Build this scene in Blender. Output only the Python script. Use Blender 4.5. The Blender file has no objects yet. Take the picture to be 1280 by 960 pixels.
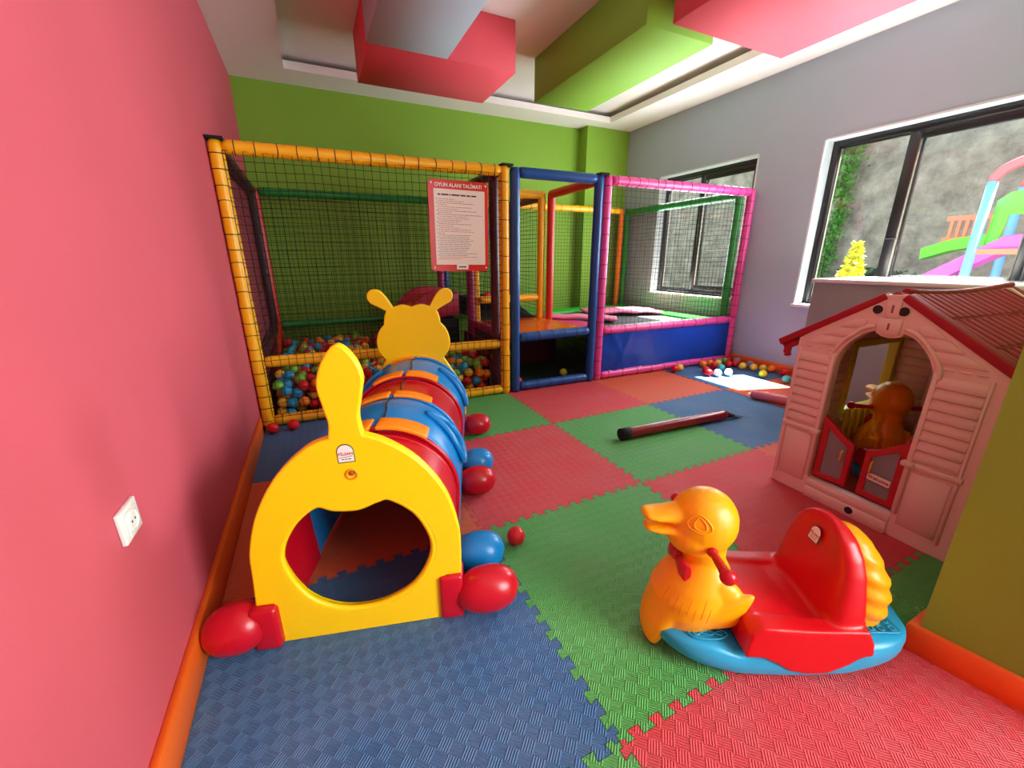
import bpy, bmesh, math, random
from mathutils import Vector, Matrix, noise
from math import sin, cos, pi, radians, sqrt

C = bpy.context.scene.collection
SC = bpy.context.scene
rnd = random.Random(7)

# ------------------------------------------------------------------ camera
cam = bpy.data.objects.new('camera', bpy.data.cameras.new('camera'))
C.objects.link(cam)
SC.camera = cam
cam.data.sensor_width = 36.0
cam.data.lens = 36.0 * 506.5 / 1280.0
cam.data.clip_start = 0.02
CAM = Vector((-0.5912, -0.5672, 1.2569))
_p, _y, _r = 0.299068, 0.447059, -0.004892
_f = Vector((sin(_y)*cos(_p), cos(_y)*cos(_p), -sin(_p)))
_rt = Vector((cos(_y), -sin(_y), 0)); _up = _rt.cross(_f)
_r2 = cos(_r)*_rt + sin(_r)*_up; _u2 = -sin(_r)*_rt + cos(_r)*_up
cam.matrix_world = Matrix(((_r2.x, _u2.x, -_f.x, CAM.x), (_r2.y, _u2.y, -_f.y, CAM.y), (_r2.z, _u2.z, -_f.z, CAM.z), (0, 0, 0, 1)))

# ------------------------------------------------------------------ light
SC.view_settings.view_transform = 'Standard'
SC.view_settings.look = 'None'
SC.view_settings.exposure = 0.12
SC.view_settings.gamma = 1.0
SC.view_settings.use_curve_mapping = False
world = bpy.data.worlds.new('sky'); SC.world = world
world.use_nodes = True
_bg = world.node_tree.nodes['Background']
_bg.inputs[0].default_value = (0.78, 0.90, 1.0, 1)
_bg.inputs[1].default_value = 1.8

def light(name, kind, loc, target, energy, color=(1, 1, 1), **kw):
    l = bpy.data.lights.new(name, kind)
    l.energy = energy; l.color = color
    for k, v in kw.items(): setattr(l, k, v)
    o = bpy.data.objects.new(name, l); C.objects.link(o)
    o.location = loc
    o.rotation_euler = (Vector(target) - Vector(loc)).to_track_quat('-Z', 'Y').to_euler()
    return o
light('sun', 'SUN', (9, 0, 9), (9-1, 0.33, 9-1.85), 70.0, (1.0, 0.95, 0.88), angle=radians(0.6))
# an added fill lamp behind the camera, then daylight at the two side windows
light('front_fill', 'AREA', (2.0, -3.3, 1.7), (0.1, 1.6, 1.45), 370.0, (0.90, 0.98, 1.0), shape='RECTANGLE', size=2.8, size_y=2.2)
light('window_daylight', 'AREA', (4.02, 1.35, 1.65), (0.0, 1.6, 2.1), 85.0, (0.84, 0.93, 1.0), shape='RECTANGLE', size=1.5, size_y=1.1)
light('window_daylight', 'AREA', (4.02, 3.5, 1.62), (0.0, 3.3, 1.9), 60.0, (0.84, 0.93, 1.0), shape='RECTANGLE', size=1.3, size_y=1.4)

# ------------------------------------------------------------------ helpers
def lin(c):
    c = c/255.0
    return c/12.92 if c <= 0.04045 else ((c+0.055)/1.055)**2.4
def rgb(r, g, b): return (lin(r), lin(g), lin(b), 1.0)

MATS = {}
def mat(name, col, rough=0.5, bump=0.0, bscale=60.0, var=0.0, vscale=3.0, spec=0.5, metal=0.0, coat=0.0, emit=None):
    if name in MATS: return MATS[name]
    m = bpy.data.materials.new(name); m.use_nodes = True
    nt = m.node_tree; b = nt.nodes['Principled BSDF']
    b.inputs['Base Color'].default_value = rgb(*col)
    b.inputs['Roughness'].default_value = rough
    b.inputs['Specular IOR Level'].default_value = spec
    b.inputs['Metallic'].default_value = metal
    b.inputs['Coat Weight'].default_value = coat
    b.inputs['Coat Roughness'].default_value = 0.12
    tc = nt.nodes.new('ShaderNodeTexCoord')
    if var > 0:
        n = nt.nodes.new('ShaderNodeTexNoise'); n.inputs['Scale'].default_value = vscale; n.inputs['Detail'].default_value = 5
        nt.links.new(tc.outputs['Object'], n.inputs['Vector'])
        r = nt.nodes.new('ShaderNodeValToRGB')
        base = rgb(*col)
        r.color_ramp.elements[0].position = 0.3; r.color_ramp.elements[1].position = 0.7
        r.color_ramp.elements[0].color = tuple(max(0, x*(1-var)) for x in base[:3]) + (1,)
        r.color_ramp.elements[1].color = tuple(min(1, x*(1+var)) for x in base[:3]) + (1,)
        nt.links.new(n.outputs['Fac'], r.inputs['Fac'])
        nt.links.new(r.outputs['Color'], b.inputs['Base Color'])
    if bump > 0:
        n2 = nt.nodes.new('ShaderNodeTexNoise'); n2.inputs['Scale'].default_value = bscale; n2.inputs['Detail'].default_value = 4
        nt.links.new(tc.outputs['Object'], n2.inputs['Vector'])
        bp = nt.nodes.new('ShaderNodeBump'); bp.inputs['Strength'].default_value = bump; bp.inputs['Distance'].default_value = 0.01
        nt.links.new(n2.outputs['Fac'], bp.inputs['Height'])
        nt.links.new(bp.outputs['Normal'], b.inputs['Normal'])
    MATS[name] = m
    return m

class MB:
    """collects shapes into one mesh"""
    def __init__(s): s.v = []; s.f = []; s.sm = []
    def add(s, vs, fs, smooth=False):
        o = len(s.v); s.v += [tuple(x) for x in vs]
        for f in fs: s.f.append([i+o for i in f]); s.sm.append(smooth)
        return s
    def box(s, lo, hi, M=None):
        x0, y0, z0 = lo; x1, y1, z1 = hi
        vs = [Vector(p) for p in ((x0,y0,z0),(x1,y0,z0),(x1,y1,z0),(x0,y1,z0),(x0,y0,z1),(x1,y0,z1),(x1,y1,z1),(x0,y1,z1))]
        if M: vs = [M @ p for p in vs]
        return s.add(vs, [(3,2,1,0),(4,5,6,7),(0,1,5,4),(1,2,6,5),(2,3,7,6),(3,0,4,7)])
    def hexa(s, bot, top):
        return s.add(list(bot)+list(top), [(3,2,1,0),(4,5,6,7),(0,1,5,4),(1,2,6,5),(2,3,7,6),(3,0,4,7)])
    def rings(s, rings, cap=True, smooth=True, close=False):
        n = len(rings[0]); vs = [p for r in rings for p in r]; fs = []
        R = len(rings)
        for i in range(R if close else R-1):
            a = i*n; b = ((i+1) % R)*n
            for j in range(n):
                k = (j+1) % n
                fs.append((a+j, a+k, b+k, b+j))
        s.add(vs, fs, smooth)
        if cap and not close:
            o = len(s.v)-len(vs)
            s.f.append([o+j for j in reversed(range(n))]); s.sm.append(False)
            s.f.append([o+(R-1)*n+j for j in range(n)]); s.sm.append(False)
        return s
    def tube(s, pts, r, seg=12, cap=True, smooth=True, close=False):
        pts = [Vector(p) for p in pts]; N = len(pts)
        rr = r if isinstance(r, (list, tuple)) else [r]*N
        rings = []; prev = None
        for i, p in enumerate(pts):
            if close: t = (pts[(i+1) % N]-pts[i-1])
            else: t = (pts[min(i+1, N-1)]-pts[max(i-1, 0)])
            t.normalize()
            if prev is None:
                a = Vector((0, 0, 1)) if abs(t.z) < 0.9 else Vector((1, 0, 0))
                u = t.cross(a).normalized()
            else:
                u = (prev - t*prev.dot(t)).normalized()
            prev = u; w = t.cross(u)
            rings.append([p + (u*cos(2*pi*j/seg)+w*sin(2*pi*j/seg))*rr[i] for j in range(seg)])
        return s.rings(rings, cap, smooth, close)
    def ell(s, c, r, nu=20, nv=12, M=None):
        c = Vector(c); r = r if hasattr(r, '__len__') else (r, r, r)
        vs = []; fs = []
        for i in range(1, nv):
            th = pi*i/nv
            for j in range(nu):
                ph = 2*pi*j/nu
                vs.append(Vector((r[0]*sin(th)*cos(ph), r[1]*sin(th)*sin(ph), r[2]*cos(th))))
        top = len(vs); vs.append(Vector((0, 0, r[2]))); bot = len(vs); vs.append(Vector((0, 0, -r[2])))
        for i in range(nv-2):
            for j in range(nu):
                k = (j+1) % nu
                fs.append((i*nu+j, (i+1)*nu+j, (i+1)*nu+k, i*nu+k))
        for j in range(nu):
            k = (j+1) % nu
            fs.append((top, j, k)); fs.append((bot, (nv-2)*nu+k, (nv-2)*nu+j))
        if M: vs = [M @ p for p in vs]
        return s.add([p+c for p in vs], fs, True)
    def prism(s, outline, f0, f1, smooth=False):
        """outline: list of 2D points; f0/f1 map a 2D point to 3D on the two faces"""
        n = len(outline)
        vs = [f0(*p) for p in outline]+[f1(*p) for p in outline]
        fs = [[i for i in reversed(range(n))], [n+i for i in range(n)]]
        s.add(vs, fs)
        o = len(s.v)-2*n
        for i in range(n):
            k = (i+1) % n
            s.f.append([o+i, o+k, o+n+k, o+n+i]); s.sm.append(smooth)
        return s
    def mesh(s, name):
        me = bpy.data.meshes.new(name)
        me.from_pydata(s.v, [], s.f)
        me.polygons.foreach_set('use_smooth', s.sm)
        me.update()
        bm = bmesh.new(); bm.from_mesh(me); bmesh.ops.recalc_face_normals(bm, faces=bm.faces); bm.to_mesh(me); bm.free()
        return me
    def build(s, name, m, parent=None, bevel=0.0, segs=2, **kw):
        me = s.mesh(name)
        if bevel > 0:
            bm = bmesh.new(); bm.from_mesh(me)
            es = [e for e in bm.edges if len(e.link_faces) == 2 and e.calc_face_angle() > 0.6]
            bmesh.ops.bevel(bm, geom=es, offset=bevel, segments=segs, affect='EDGES', profile=0.5, clamp_overlap=True)
            for f in bm.faces: f.smooth = True
            bm.to_mesh(me); bm.free()
            try: me.set_sharp_from_angle(angle=radians(50))
            except Exception: pass
        return link(name, me, m, parent, **kw)

def link(name, me, m=None, parent=None, label=None, cat=None, group=None, kind=None, loc=None, rot=None):
    o = bpy.data.objects.new(name, me); C.objects.link(o)
    if m and me and not me.materials: me.materials.append(m)
    if parent: o.parent = parent
    if label: o['label'] = label
    if cat: o['category'] = cat
    if group: o['group'] = group
    if kind: o['kind'] = kind
    if loc is not None: o.location = loc
    if rot is not None: o.rotation_euler = rot
    return o
def thing(name, label, cat, loc=(0,0,0), rz=0, group=None):
    o = bpy.data.objects.new(name, None); C.objects.link(o)
    o.empty_display_size = 0.1
    o.location = loc; o.rotation_euler = (0, 0, rz)
    o['label'] = label; o['category'] = cat
    if group: o['group'] = group
    return o
def struct_root(name):
    o = bpy.data.objects.new(name, None); C.objects.link(o); o['kind'] = 'structure'; o.empty_display_size = 0.1
    return o
def copy_tree(o, parent=None):
    c = o.copy(); C.objects.link(c)
    if parent: c.parent = parent
    for ch in list(o.children): copy_tree(ch, c)
    return c

def evaluated(o):
    dg = bpy.context.evaluated_depsgraph_get(); dg.update()
    me = bpy.data.meshes.new_from_object(o.evaluated_get(dg))
    bpy.data.objects.remove(o)
    return me
def blob(name, mb, m, parent, voxel=0.006, smooth=8, dec=1.0):
    """union of the collected solids, melted into one continuous surface"""
    o = bpy.data.objects.new(name+'_src', mb.mesh(name)); C.objects.link(o)
    r = o.modifiers.new('r', 'REMESH'); r.mode = 'VOXEL'; r.voxel_size = voxel; r.use_smooth_shade = True
    s = o.modifiers.new('s', 'SMOOTH'); s.factor = 0.5; s.iterations = smooth
    if dec < 1:
        d = o.modifiers.new('d', 'DECIMATE'); d.ratio = dec
    me = evaluated(o); me.name = name
    me.polygons.foreach_set('use_smooth', [True]*len(me.polygons))
    return link(name, me, m, parent)
def smoothcurve(pts, n=6, closed=True):
    """Catmull-Rom through the points; a point given as (x, y, 1) stays a corner"""
    P = [(p[0], p[1]) for p in pts]; K = [len(p) > 2 for p in pts]; N = len(P); out = []
    for i in range(N if closed else N-1):
        a, b, c, d = P[(i-1) % N], P[i], P[(i+1) % N], P[(i+2) % N]
        if not closed:
            if i == 0: a = b
            if i == N-2: d = c
        if K[i]: a = b
        if K[(i+1) % N]: d = c
        if K[i] and K[(i+1) % N]: out.append(b); continue
        for k in range(n):
            t = k/n
            out.append(tuple(0.5*((2*b[j])+(-a[j]+c[j])*t+(2*a[j]-5*b[j]+4*c[j]-d[j])*t*t+(-a[j]+3*b[j]-3*c[j]+d[j])*t**3) for j in (0, 1)))
    if not closed: out.append(P[-1])
    return out
def slab(name, outer, holes, depth, m, parent, M, bevel=0.004):
    """flat cut-out (with holes) of some thickness, bevelled edges; local XY outline, extruded about local Z, placed by M"""
    cu = bpy.data.curves.new(name, 'CURVE'); cu.dimensions = '2D'; cu.fill_mode = 'BOTH'
    cu.extrude = max(depth/2-bevel, 0.0005); cu.bevel_depth = bevel; cu.bevel_resolution = 2; cu.offset = -bevel
    for loop in [outer]+list(holes):
        sp = cu.splines.new('POLY'); sp.points.add(len(loop)-1)
        for q, p in zip(sp.points, loop): q.co = (p[0], p[1], 0, 1)
        sp.use_cyclic_u = True
    o = bpy.data.objects.new(name+'_src', cu); C.objects.link(o)
    me = evaluated(o); me.name = name
    me.transform(M)
    try:
        me.polygons.foreach_set('use_smooth', [True]*len(me.polygons)); me.set_sharp_from_angle(angle=radians(35))
    except Exception: pass
    return link(name, me, m, parent)
def text_mesh(name, txt, size, depth, m, parent, M, align='CENTER'):
    cu = bpy.data.curves.new(name, 'FONT'); cu.body = txt; cu.size = size; cu.extrude = depth; cu.offset = size*0.022
    cu.align_x = align; cu.align_y = 'CENTER'
    o = bpy.data.objects.new(name+'_src', cu); C.objects.link(o)
    me = evaluated(o); me.name = name; me.transform(M)
    return link(name, me, m, parent)
def frame_M(o, x, y, z):
    """matrix whose columns are the given axes"""
    x = Vector(x); y = Vector(y); z = Vector(z); o = Vector(o)
    return Matrix(((x.x, y.x, z.x, o.x), (x.y, y.y, z.y, o.y), (x.z, y.z, z.z, o.z), (0, 0, 0, 1)))

# ------------------------------------------------------------------ materials
PINK = mat('pink_paint', (208, 84, 98), 0.75, 0.12, 180, 0.03, 2)
GREENW = mat('green_paint', (130, 174, 50), 0.75, 0.12, 180, 0.03, 2)
GREYW = mat('grey_paint', (168, 184, 201), 0.75, 0.10, 180, 0.02, 2)
CEIL = mat('ceiling_paint', (244, 238, 232), 0.8, 0.05, 120)
BOXPINK = mat('pink_ceiling_paint', (240, 82, 96), 0.7, 0.05, 150)
BOXGREY = mat('grey_ceiling_paint', (190, 200, 212), 0.7, 0.05, 150)
BOXGREEN = mat('green_ceiling_paint', (134, 182, 52), 0.7, 0.05, 150)
ORANGEB = mat('orange_baseboard_paint', (238, 104, 22), 0.5, 0.04, 90)
WHITE = mat('white_plastic', (240, 238, 230), 0.35)
SILL = mat('white_marble', (240, 240, 240), 0.3, 0, 1, 0.03, 6)
BLACKF = mat('black_frame', (22, 22, 24), 0.4)
BLACK = mat('black_cord', (16, 16, 18), 0.8)
BLACKFOAM = mat('black_foam', (20, 20, 22), 0.9, 0.2, 200)
DARKRED = mat('dark_red_vinyl', (120, 14, 34), 0.4, 0.1, 30)
MAROON = mat('maroon_vinyl', (84, 14, 34), 0.4, 0.1, 30)
VY = mat('yellow_vinyl', (252, 182, 20), 0.32, 0.25, 22)
VB = mat('blue_vinyl', (16, 74, 146), 0.32, 0.25, 22)
VP = mat('pink_vinyl', (224, 72, 150), 0.35, 0.25, 22)
VG = mat('green_vinyl', (30, 132, 48), 0.35, 0.25, 22)
VR = mat('red_vinyl', (204, 44, 28), 0.35, 0.25, 22)
VO = mat('orange_vinyl', (240, 120, 20), 0.35, 0.25, 22)
VM = mat('magenta_vinyl', (168, 26, 96), 0.35, 0.25, 22)
VS = mat('skirt_blue_vinyl', (34, 90, 214), 0.3, 0.2, 12)
PY = mat('yellow_plastic', (255, 212, 0), 0.38, 0.03, 300)
PR = mat('red_plastic', (194, 8, 32), 0.28, 0.02, 300)
PB = mat('blue_plastic', (8, 128, 200), 0.30, 0.02, 300)
PO = mat('orange_plastic', (255, 140, 12), 0.4, 0.02, 300)
DUCK = mat('duck_orange_plastic', (255, 178, 2), 0.36, 0.02, 300)
SEATR = mat('seat_red_plastic', (206, 6, 20), 0.34, 0.02, 300)
ROCKB = mat('rocker_blue_plastic', (34, 162, 206), 0.34, 0.02, 300)
HOUSE = mat('house_pink_plastic', (238, 204, 192), 0.45, 0.06, 250)
ROOF = mat('roof_red_plastic', (168, 6, 34), 0.62, 0.05, 250)
DOORR = mat('door_red_plastic', (186, 22, 36), 0.4)
DOORG = mat('door_grey_mesh', (140, 138, 140), 0.7, 0.3, 500)
LIME = mat('lime_plastic', (206, 206, 40), 0.4)
GOLD = mat('gold_plastic', (210, 160, 70), 0.35)
STICK = mat('sticker_white', (240, 236, 228), 0.4)
INKR = mat('ink_red', (190, 20, 40), 0.6)
INKB = mat('ink_black', (30, 28, 30), 0.6)
INKG = mat('ink_grey', (120, 104, 104), 0.7)
SIGNR = mat('sign_red', (214, 26, 32), 0.3)
PAPER = mat('sign_paper', (240, 222, 212), 0.35)
BALLM = {'red': mat('ball_red', (214, 22, 30), 0.3), 'blue': mat('ball_blue', (40, 156, 210), 0.3), 'green': mat('ball_green', (128, 190, 56), 0.3),
         'yellow': mat('ball_yellow', (250, 200, 66), 0.3), 'orange': mat('ball_orange', (248, 140, 24), 0.3), 'white': mat('ball_white', (236, 236, 226), 0.3),
         'lime': mat('ball_lime', (214, 226, 40), 0.3), 'cyan': mat('ball_cyan', (60, 196, 206), 0.3), 'grey': mat('ball_grey', (150, 160, 176), 0.3)}

def tile_mat(name, col):
    """EVA foam: chequer of small blocks ribbed by turns one way and the other"""
    m = mat(name, col, 0.62)
    nt = m.node_tree; b = nt.nodes['Principled BSDF']
    L = nt.links.new
    tc = nt.nodes.new('ShaderNodeTexCoord')
    ck = nt.nodes.new('ShaderNodeTexChecker'); ck.inputs['Scale'].default_value = 28.0
    mp0 = nt.nodes.new('ShaderNodeMapping'); mp0.inputs['Location'].default_value = (0, 0, 0.005); mp0.inputs['Rotation'].default_value = (0, 0, radians(45))
    L(tc.outputs['Object'], mp0.inputs['Vector']); L(mp0.outputs['Vector'], ck.inputs['Vector'])
    hs = []
    for d in ('X', 'Y'):
        w = nt.nodes.new('ShaderNodeTexWave'); w.wave_type = 'BANDS'; w.bands_direction = d; w.wave_profile = 'SIN'
        w.inputs['Scale'].default_value = 44.0
        L(mp0.outputs['Vector'], w.inputs['Vector']); hs.append(w)
    mx = nt.nodes.new('ShaderNodeMix'); mx.data_type = 'FLOAT'
    L(ck.outputs['Fac'], mx.inputs[0]); L(hs[0].outputs['Fac'], mx.inputs[2]); L(hs[1].outputs['Fac'], mx.inputs[3])
    bp = nt.nodes.new('ShaderNodeBump'); bp.inputs['Strength'].default_value = 1.0; bp.inputs['Distance'].default_value = 0.0028
    L(mx.outputs[0], bp.inputs['Height']); L(bp.outputs['Normal'], b.inputs['Normal'])
    # worn dusty patches
    n = nt.nodes.new('ShaderNodeTexNoise'); n.inputs['Scale'].default_value = 4.0; n.inputs['Detail'].default_value = 6
    geo = nt.nodes.new('ShaderNodeNewGeometry'); L(geo.outputs['Position'], n.inputs['Vector'])
    r = nt.nodes.new('ShaderNodeValToRGB'); base = rgb(*col)
    r.color_ramp.elements[0].position = 0.35; r.color_ramp.elements[1].position = 0.75
    r.color_ramp.elements[0].color = base
    r.color_ramp.elements[1].color = tuple(x*0.86+0.05 for x in base[:3])+(1,)
    L(n.outputs['Fac'], r.inputs['Fac']); L(r.outputs['Color'], b.inputs['Base Color'])
    return m
TB = tile_mat('blue_foam', (60, 112, 164)); TG = tile_mat('green_foam', (86, 178, 84)); TR = tile_mat('red_foam', (226, 66, 74)); TO = tile_mat('orange_foam', (230, 96, 52))

def glass_mat(name, haze):
    m = bpy.data.materials.new(name); m.use_nodes = True; nt = m.node_tree; nt.nodes.clear()
    out = nt.nodes.new('ShaderNodeOutputMaterial'); t = nt.nodes.new('ShaderNodeBsdfTransparent'); t.inputs[0].default_value = (0.96, 0.98, 0.98, 1)
    g = nt.nodes.new('ShaderNodeBsdfGlossy'); g.inputs['Roughness'].default_value = 0.02
    d = nt.nodes.new('ShaderNodeBsdfTranslucent'); d.inputs[0].default_value = (0.9, 0.95, 0.95, 1)
    m1 = nt.nodes.new('ShaderNodeMixShader'); m1.inputs[0].default_value = 0.05
    m2 = nt.nodes.new('ShaderNodeMixShader'); m2.inputs[0].default_value = haze
    nt.links.new(t.outputs[0], m1.inputs[1]); nt.links.new(g.outputs[0], m1.inputs[2])
    nt.links.new(m1.outputs[0], m2.inputs[1]); nt.links.new(d.outputs[0], m2.inputs[2])
    nt.links.new(m2.outputs[0], out.inputs[0])
    return m
GLASS = glass_mat('window_glass', 0.0); GLASSH = glass_mat('dusty_window_glass', 0.0015)

# ------------------------------------------------------------------ the room
LW, RW, BW, CE, NEAR = -1.085, 4.108, 5.22, 3.11, -3.5
MB().box((LW-0.1, NEAR-0.1, -0.15), (4.4, BW+0.1, -0.012)).build('floor', mat('floor_screed', (60, 56, 54), 0.9), kind='structure')
FLOOR = bpy.data.objects['floor']
MB().box((LW-0.1, NEAR-0.1, -0.012), (LW, BW+0.1, 3.4)).build('wall_left', PINK, kind='structure')
_wb = MB().box((LW, BW, -0.012), (RW, BW+0.1, 3.4)).box((3.33, 5.02, -0.012), (RW, BW, 3.4)).build('wall_back', GREENW, kind='structure')
MB().box((LW, NEAR-0.1, -0.012), (RW, NEAR, 3.4)).build('wall_near', GREYW, kind='structure')
W1 = (0.56, 2.13, 0.78, 2.35); W2 = (2.82, 4.28, 0.77, 2.36)
def wall_right():
    m = MB(); x0, x1 = RW, RW+0.26
    m.box((x0, NEAR-0.1, -0.012), (x1, W1[0], 3.4))
    m.box((x0, W1[0], -0.012), (x1, W1[1], W1[2])); m.box((x0, W1[0], W1[3]), (x1, W1[1], 3.4))
    m.box((x0, W1[1], -0.012), (x1, W2[0], 3.4))
    m.box((x0, W2[0], -0.012), (x1, W2[1], W2[2])); m.box((x0, W2[0], W2[3]), (x1, W2[1], 3.4))
    m.box((x0, W2[1], -0.012), (x1, BW+0.1, 3.4))
    return m.build('wall_right', GREYW, kind='structure')
wall_right()
# ceiling: flat border with a recessed tray
RX0, RX1, RY0, RY1, RZ = -0.56, 3.56, -2.4, 4.80, 3.245
CV = 0.34
m = MB()
for z0, z1, g in ((CE, CE+0.075, 0.0), (CE+0.075, 3.4, CV)):
    m.box((LW, RY1+g, z0), (RW, BW, z1)); m.box((LW, NEAR, z0), (RW, RY0-g, z1))
    m.box((LW, RY0-g, z0), (RX0-g, RY1+g, z1)); m.box((RX1+g, RY0-g, z0), (RW, RY1+g, z1))
ceil = m.build('ceiling', CEIL, kind='structure')
MB().box((RX0-0.45, RY0-0.45, RZ), (RX1+0.45, RY1+0.41, 3.42)).build('tray', CEIL, ceil)
# hanging boxes: each a painted plaster block
def hang(name, x0, x1, y0, y1, z, mt, label):
    MB().box((x0, y0, z), (x1, y1, RZ)).build(name, mt, bevel=0.003, segs=1, label=label, cat='ceiling box')
hang('ceiling_box', 0.05, 1.31, 3.29, 4.10, 2.85, BOXPINK, 'pink painted ceiling block at left, hanging behind the grey block')
hang('ceiling_box', 0.02, 0.66, 1.2, 3.24, 2.83, BOXGREY, 'pale grey painted ceiling block running toward the viewer from the pink one')
hang('ceiling_box', 1.80, 2.48, 2.18, 3.84, 2.85, BOXGREEN, 'long green painted ceiling block in the middle')
hang('ceiling_box', 1.97, 3.20, 0.9, 2.10, 2.85, BOXPINK, 'wide coral pink ceiling block at top right next to green one')
# baseboards
MB().box((LW, NEAR, -0.012), (LW+0.022, 2.80, 0.125)).build('baseboard_left', ORANGEB, bevel=0.003, segs=1, kind='structure')
MB().box((RW-0.022, NEAR, -0.012), (RW, BW-0.25, 0.10)).build('baseboard_right', ORANGEB, bevel=0.003, segs=1, kind='structure')
# green wall end at the right, with its own baseboard
def ang_box(p, d, w, l, z0, z1):
    d = Vector((d[0], d[1], 0)).normalized(); n = Vector((-d.y, d.x, 0)); p = Vector((p[0], p[1], 0))
    if n.x < 0: n = -n
    b = [p, p+n*w, p+n*w+d*l, p+d*l]
    return [Vector((q.x, q.y, z0)) for q in b], [Vector((q.x, q.y, z1)) for q in b]
_d = (1.093-1.044, -0.451+0.205)
m = MB(); _q = [(1.062, -0.212), (RW, -0.205), (RW, -0.68), (1.155, -0.68)]
m.hexa([Vector((x, y, -0.012)) for x, y in _q], [Vector((x-(0.045 if x < 2 else 0), y, 3.4)) for x, y in _q]); m.build('wall_corner', GREENW, kind='structure')
m = MB(); _q = [(1.040, -0.186), (RW-0.03, -0.180), (RW-0.03, -0.70), (1.138, -0.70)]
m.hexa([Vector((x, y, -0.012)) for x, y in _q], [Vector((x, y, 0.10)) for x, y in _q]); m.build('baseboard_corner', ORANGEB, bevel=0.003, segs=1, kind='structure')
# boxed ledge below window 1
LEDGE = mat('ledge_grey_paint', (160, 162, 172), 0.7, 0.15, 120, 0.05, 5)
MB().box((3.30, 0.0, -0.012), (RW, 1.535, 1.055)).build('wall_ledge', LEDGE, kind='structure')
MB().box((3.285, 0.0, 1.055), (RW, 1.55, 1.085)).build('trim_1', SILL, bevel=0.004, segs=1, kind='structure')

# windows: black frames, sashes, panes, white sill
def window(name, y0, y1, z0, z1, mull, hazy):
    w = struct_root(name); xf = RW+0.13; t = 0.06
    m = MB()
    m.box((xf, y0, z0), (xf+0.07, y0+t, z1)); m.box((xf, y1-t, z0), (xf+0.07, y1, z1))
    m.box((xf, y0+t, z0), (xf+0.07, y1-t, z0+t)); m.box((xf, y0+t, z1-t), (xf+0.07, y1-t, z1))
    m.build('frame', BLACKF, w, bevel=0.004, segs=1)
    ym, mw = mull
    def sash(a, b, x, gm, s):
        k0 = t*0.7
        sm = MB()
        sm.box((x, a, z0+t*0.7), (x+0.035, a+s, z1-t*0.7)); sm.box((x, b-s, z0+t*0.7), (x+0.035, b, z1-t*0.7))
        sm.box((x, a+s, z0+t*0.7), (x+0.035, b-s, z0+t*0.7+s)); sm.box((x, a+s, z1-t*0.7-s), (x+0.035, b-s, z1-t*0.7))
        so = sm.build('sash', BLACKF, w, bevel=0.003, segs=1)
        MB().box((x+0.014, a+s, z0+t*0.7+s), (x+0.018, b-s, z1-t*0.7-s)).build('pane', gm, so)
        gk = MB()
        for q in (a+s, b-s): gk.box((x-0.002, q-0.004, z0+t*0.7+s), (x+0.02, q+0.004, z1-t*0.7-s))
        gk.build('gasket', mat('gasket', (120, 116, 104), 0.7), so)
    sash(y0+t*0.5, ym+mw/2, xf+0.004, hazy[0], 0.085)
    sash(ym-mw/2, y1-t*0.5, xf+0.042, hazy[1], 0.030)
    MB().box((xf-0.012, ym-0.045, (z0+z1)/2-0.15), (xf+0.006, ym+0.045, (z0+z1)/2-0.142)).build('latch', mat('latch_grey', (70, 70, 72), 0.4), w)
    MB().box((RW-0.03, y0-0.02, z0-0.03), (xf, y1+0.02, z0+0.002)).build('sill', SILL, w, bevel=0.004, segs=1)
    m = MB(); m.box((RW-0.004, y0, z1-0.004), (xf, y1, z1+0.012)); m.box((RW-0.004, y1-0.002, z0), (xf, y1+0.014, z1)); m.box((RW-0.004, y0-0.014, z0), (xf, y0+0.002, z1))
    m.build('reveal', mat('reveal_white', (214, 224, 232), 0.6), w)
    return w
window('window_1', *W1, (1.475, 0.10), (GLASSH, GLASS))
window('window_2', *W2, (3.64, 0.09), (GLASS, GLASSH))

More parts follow.
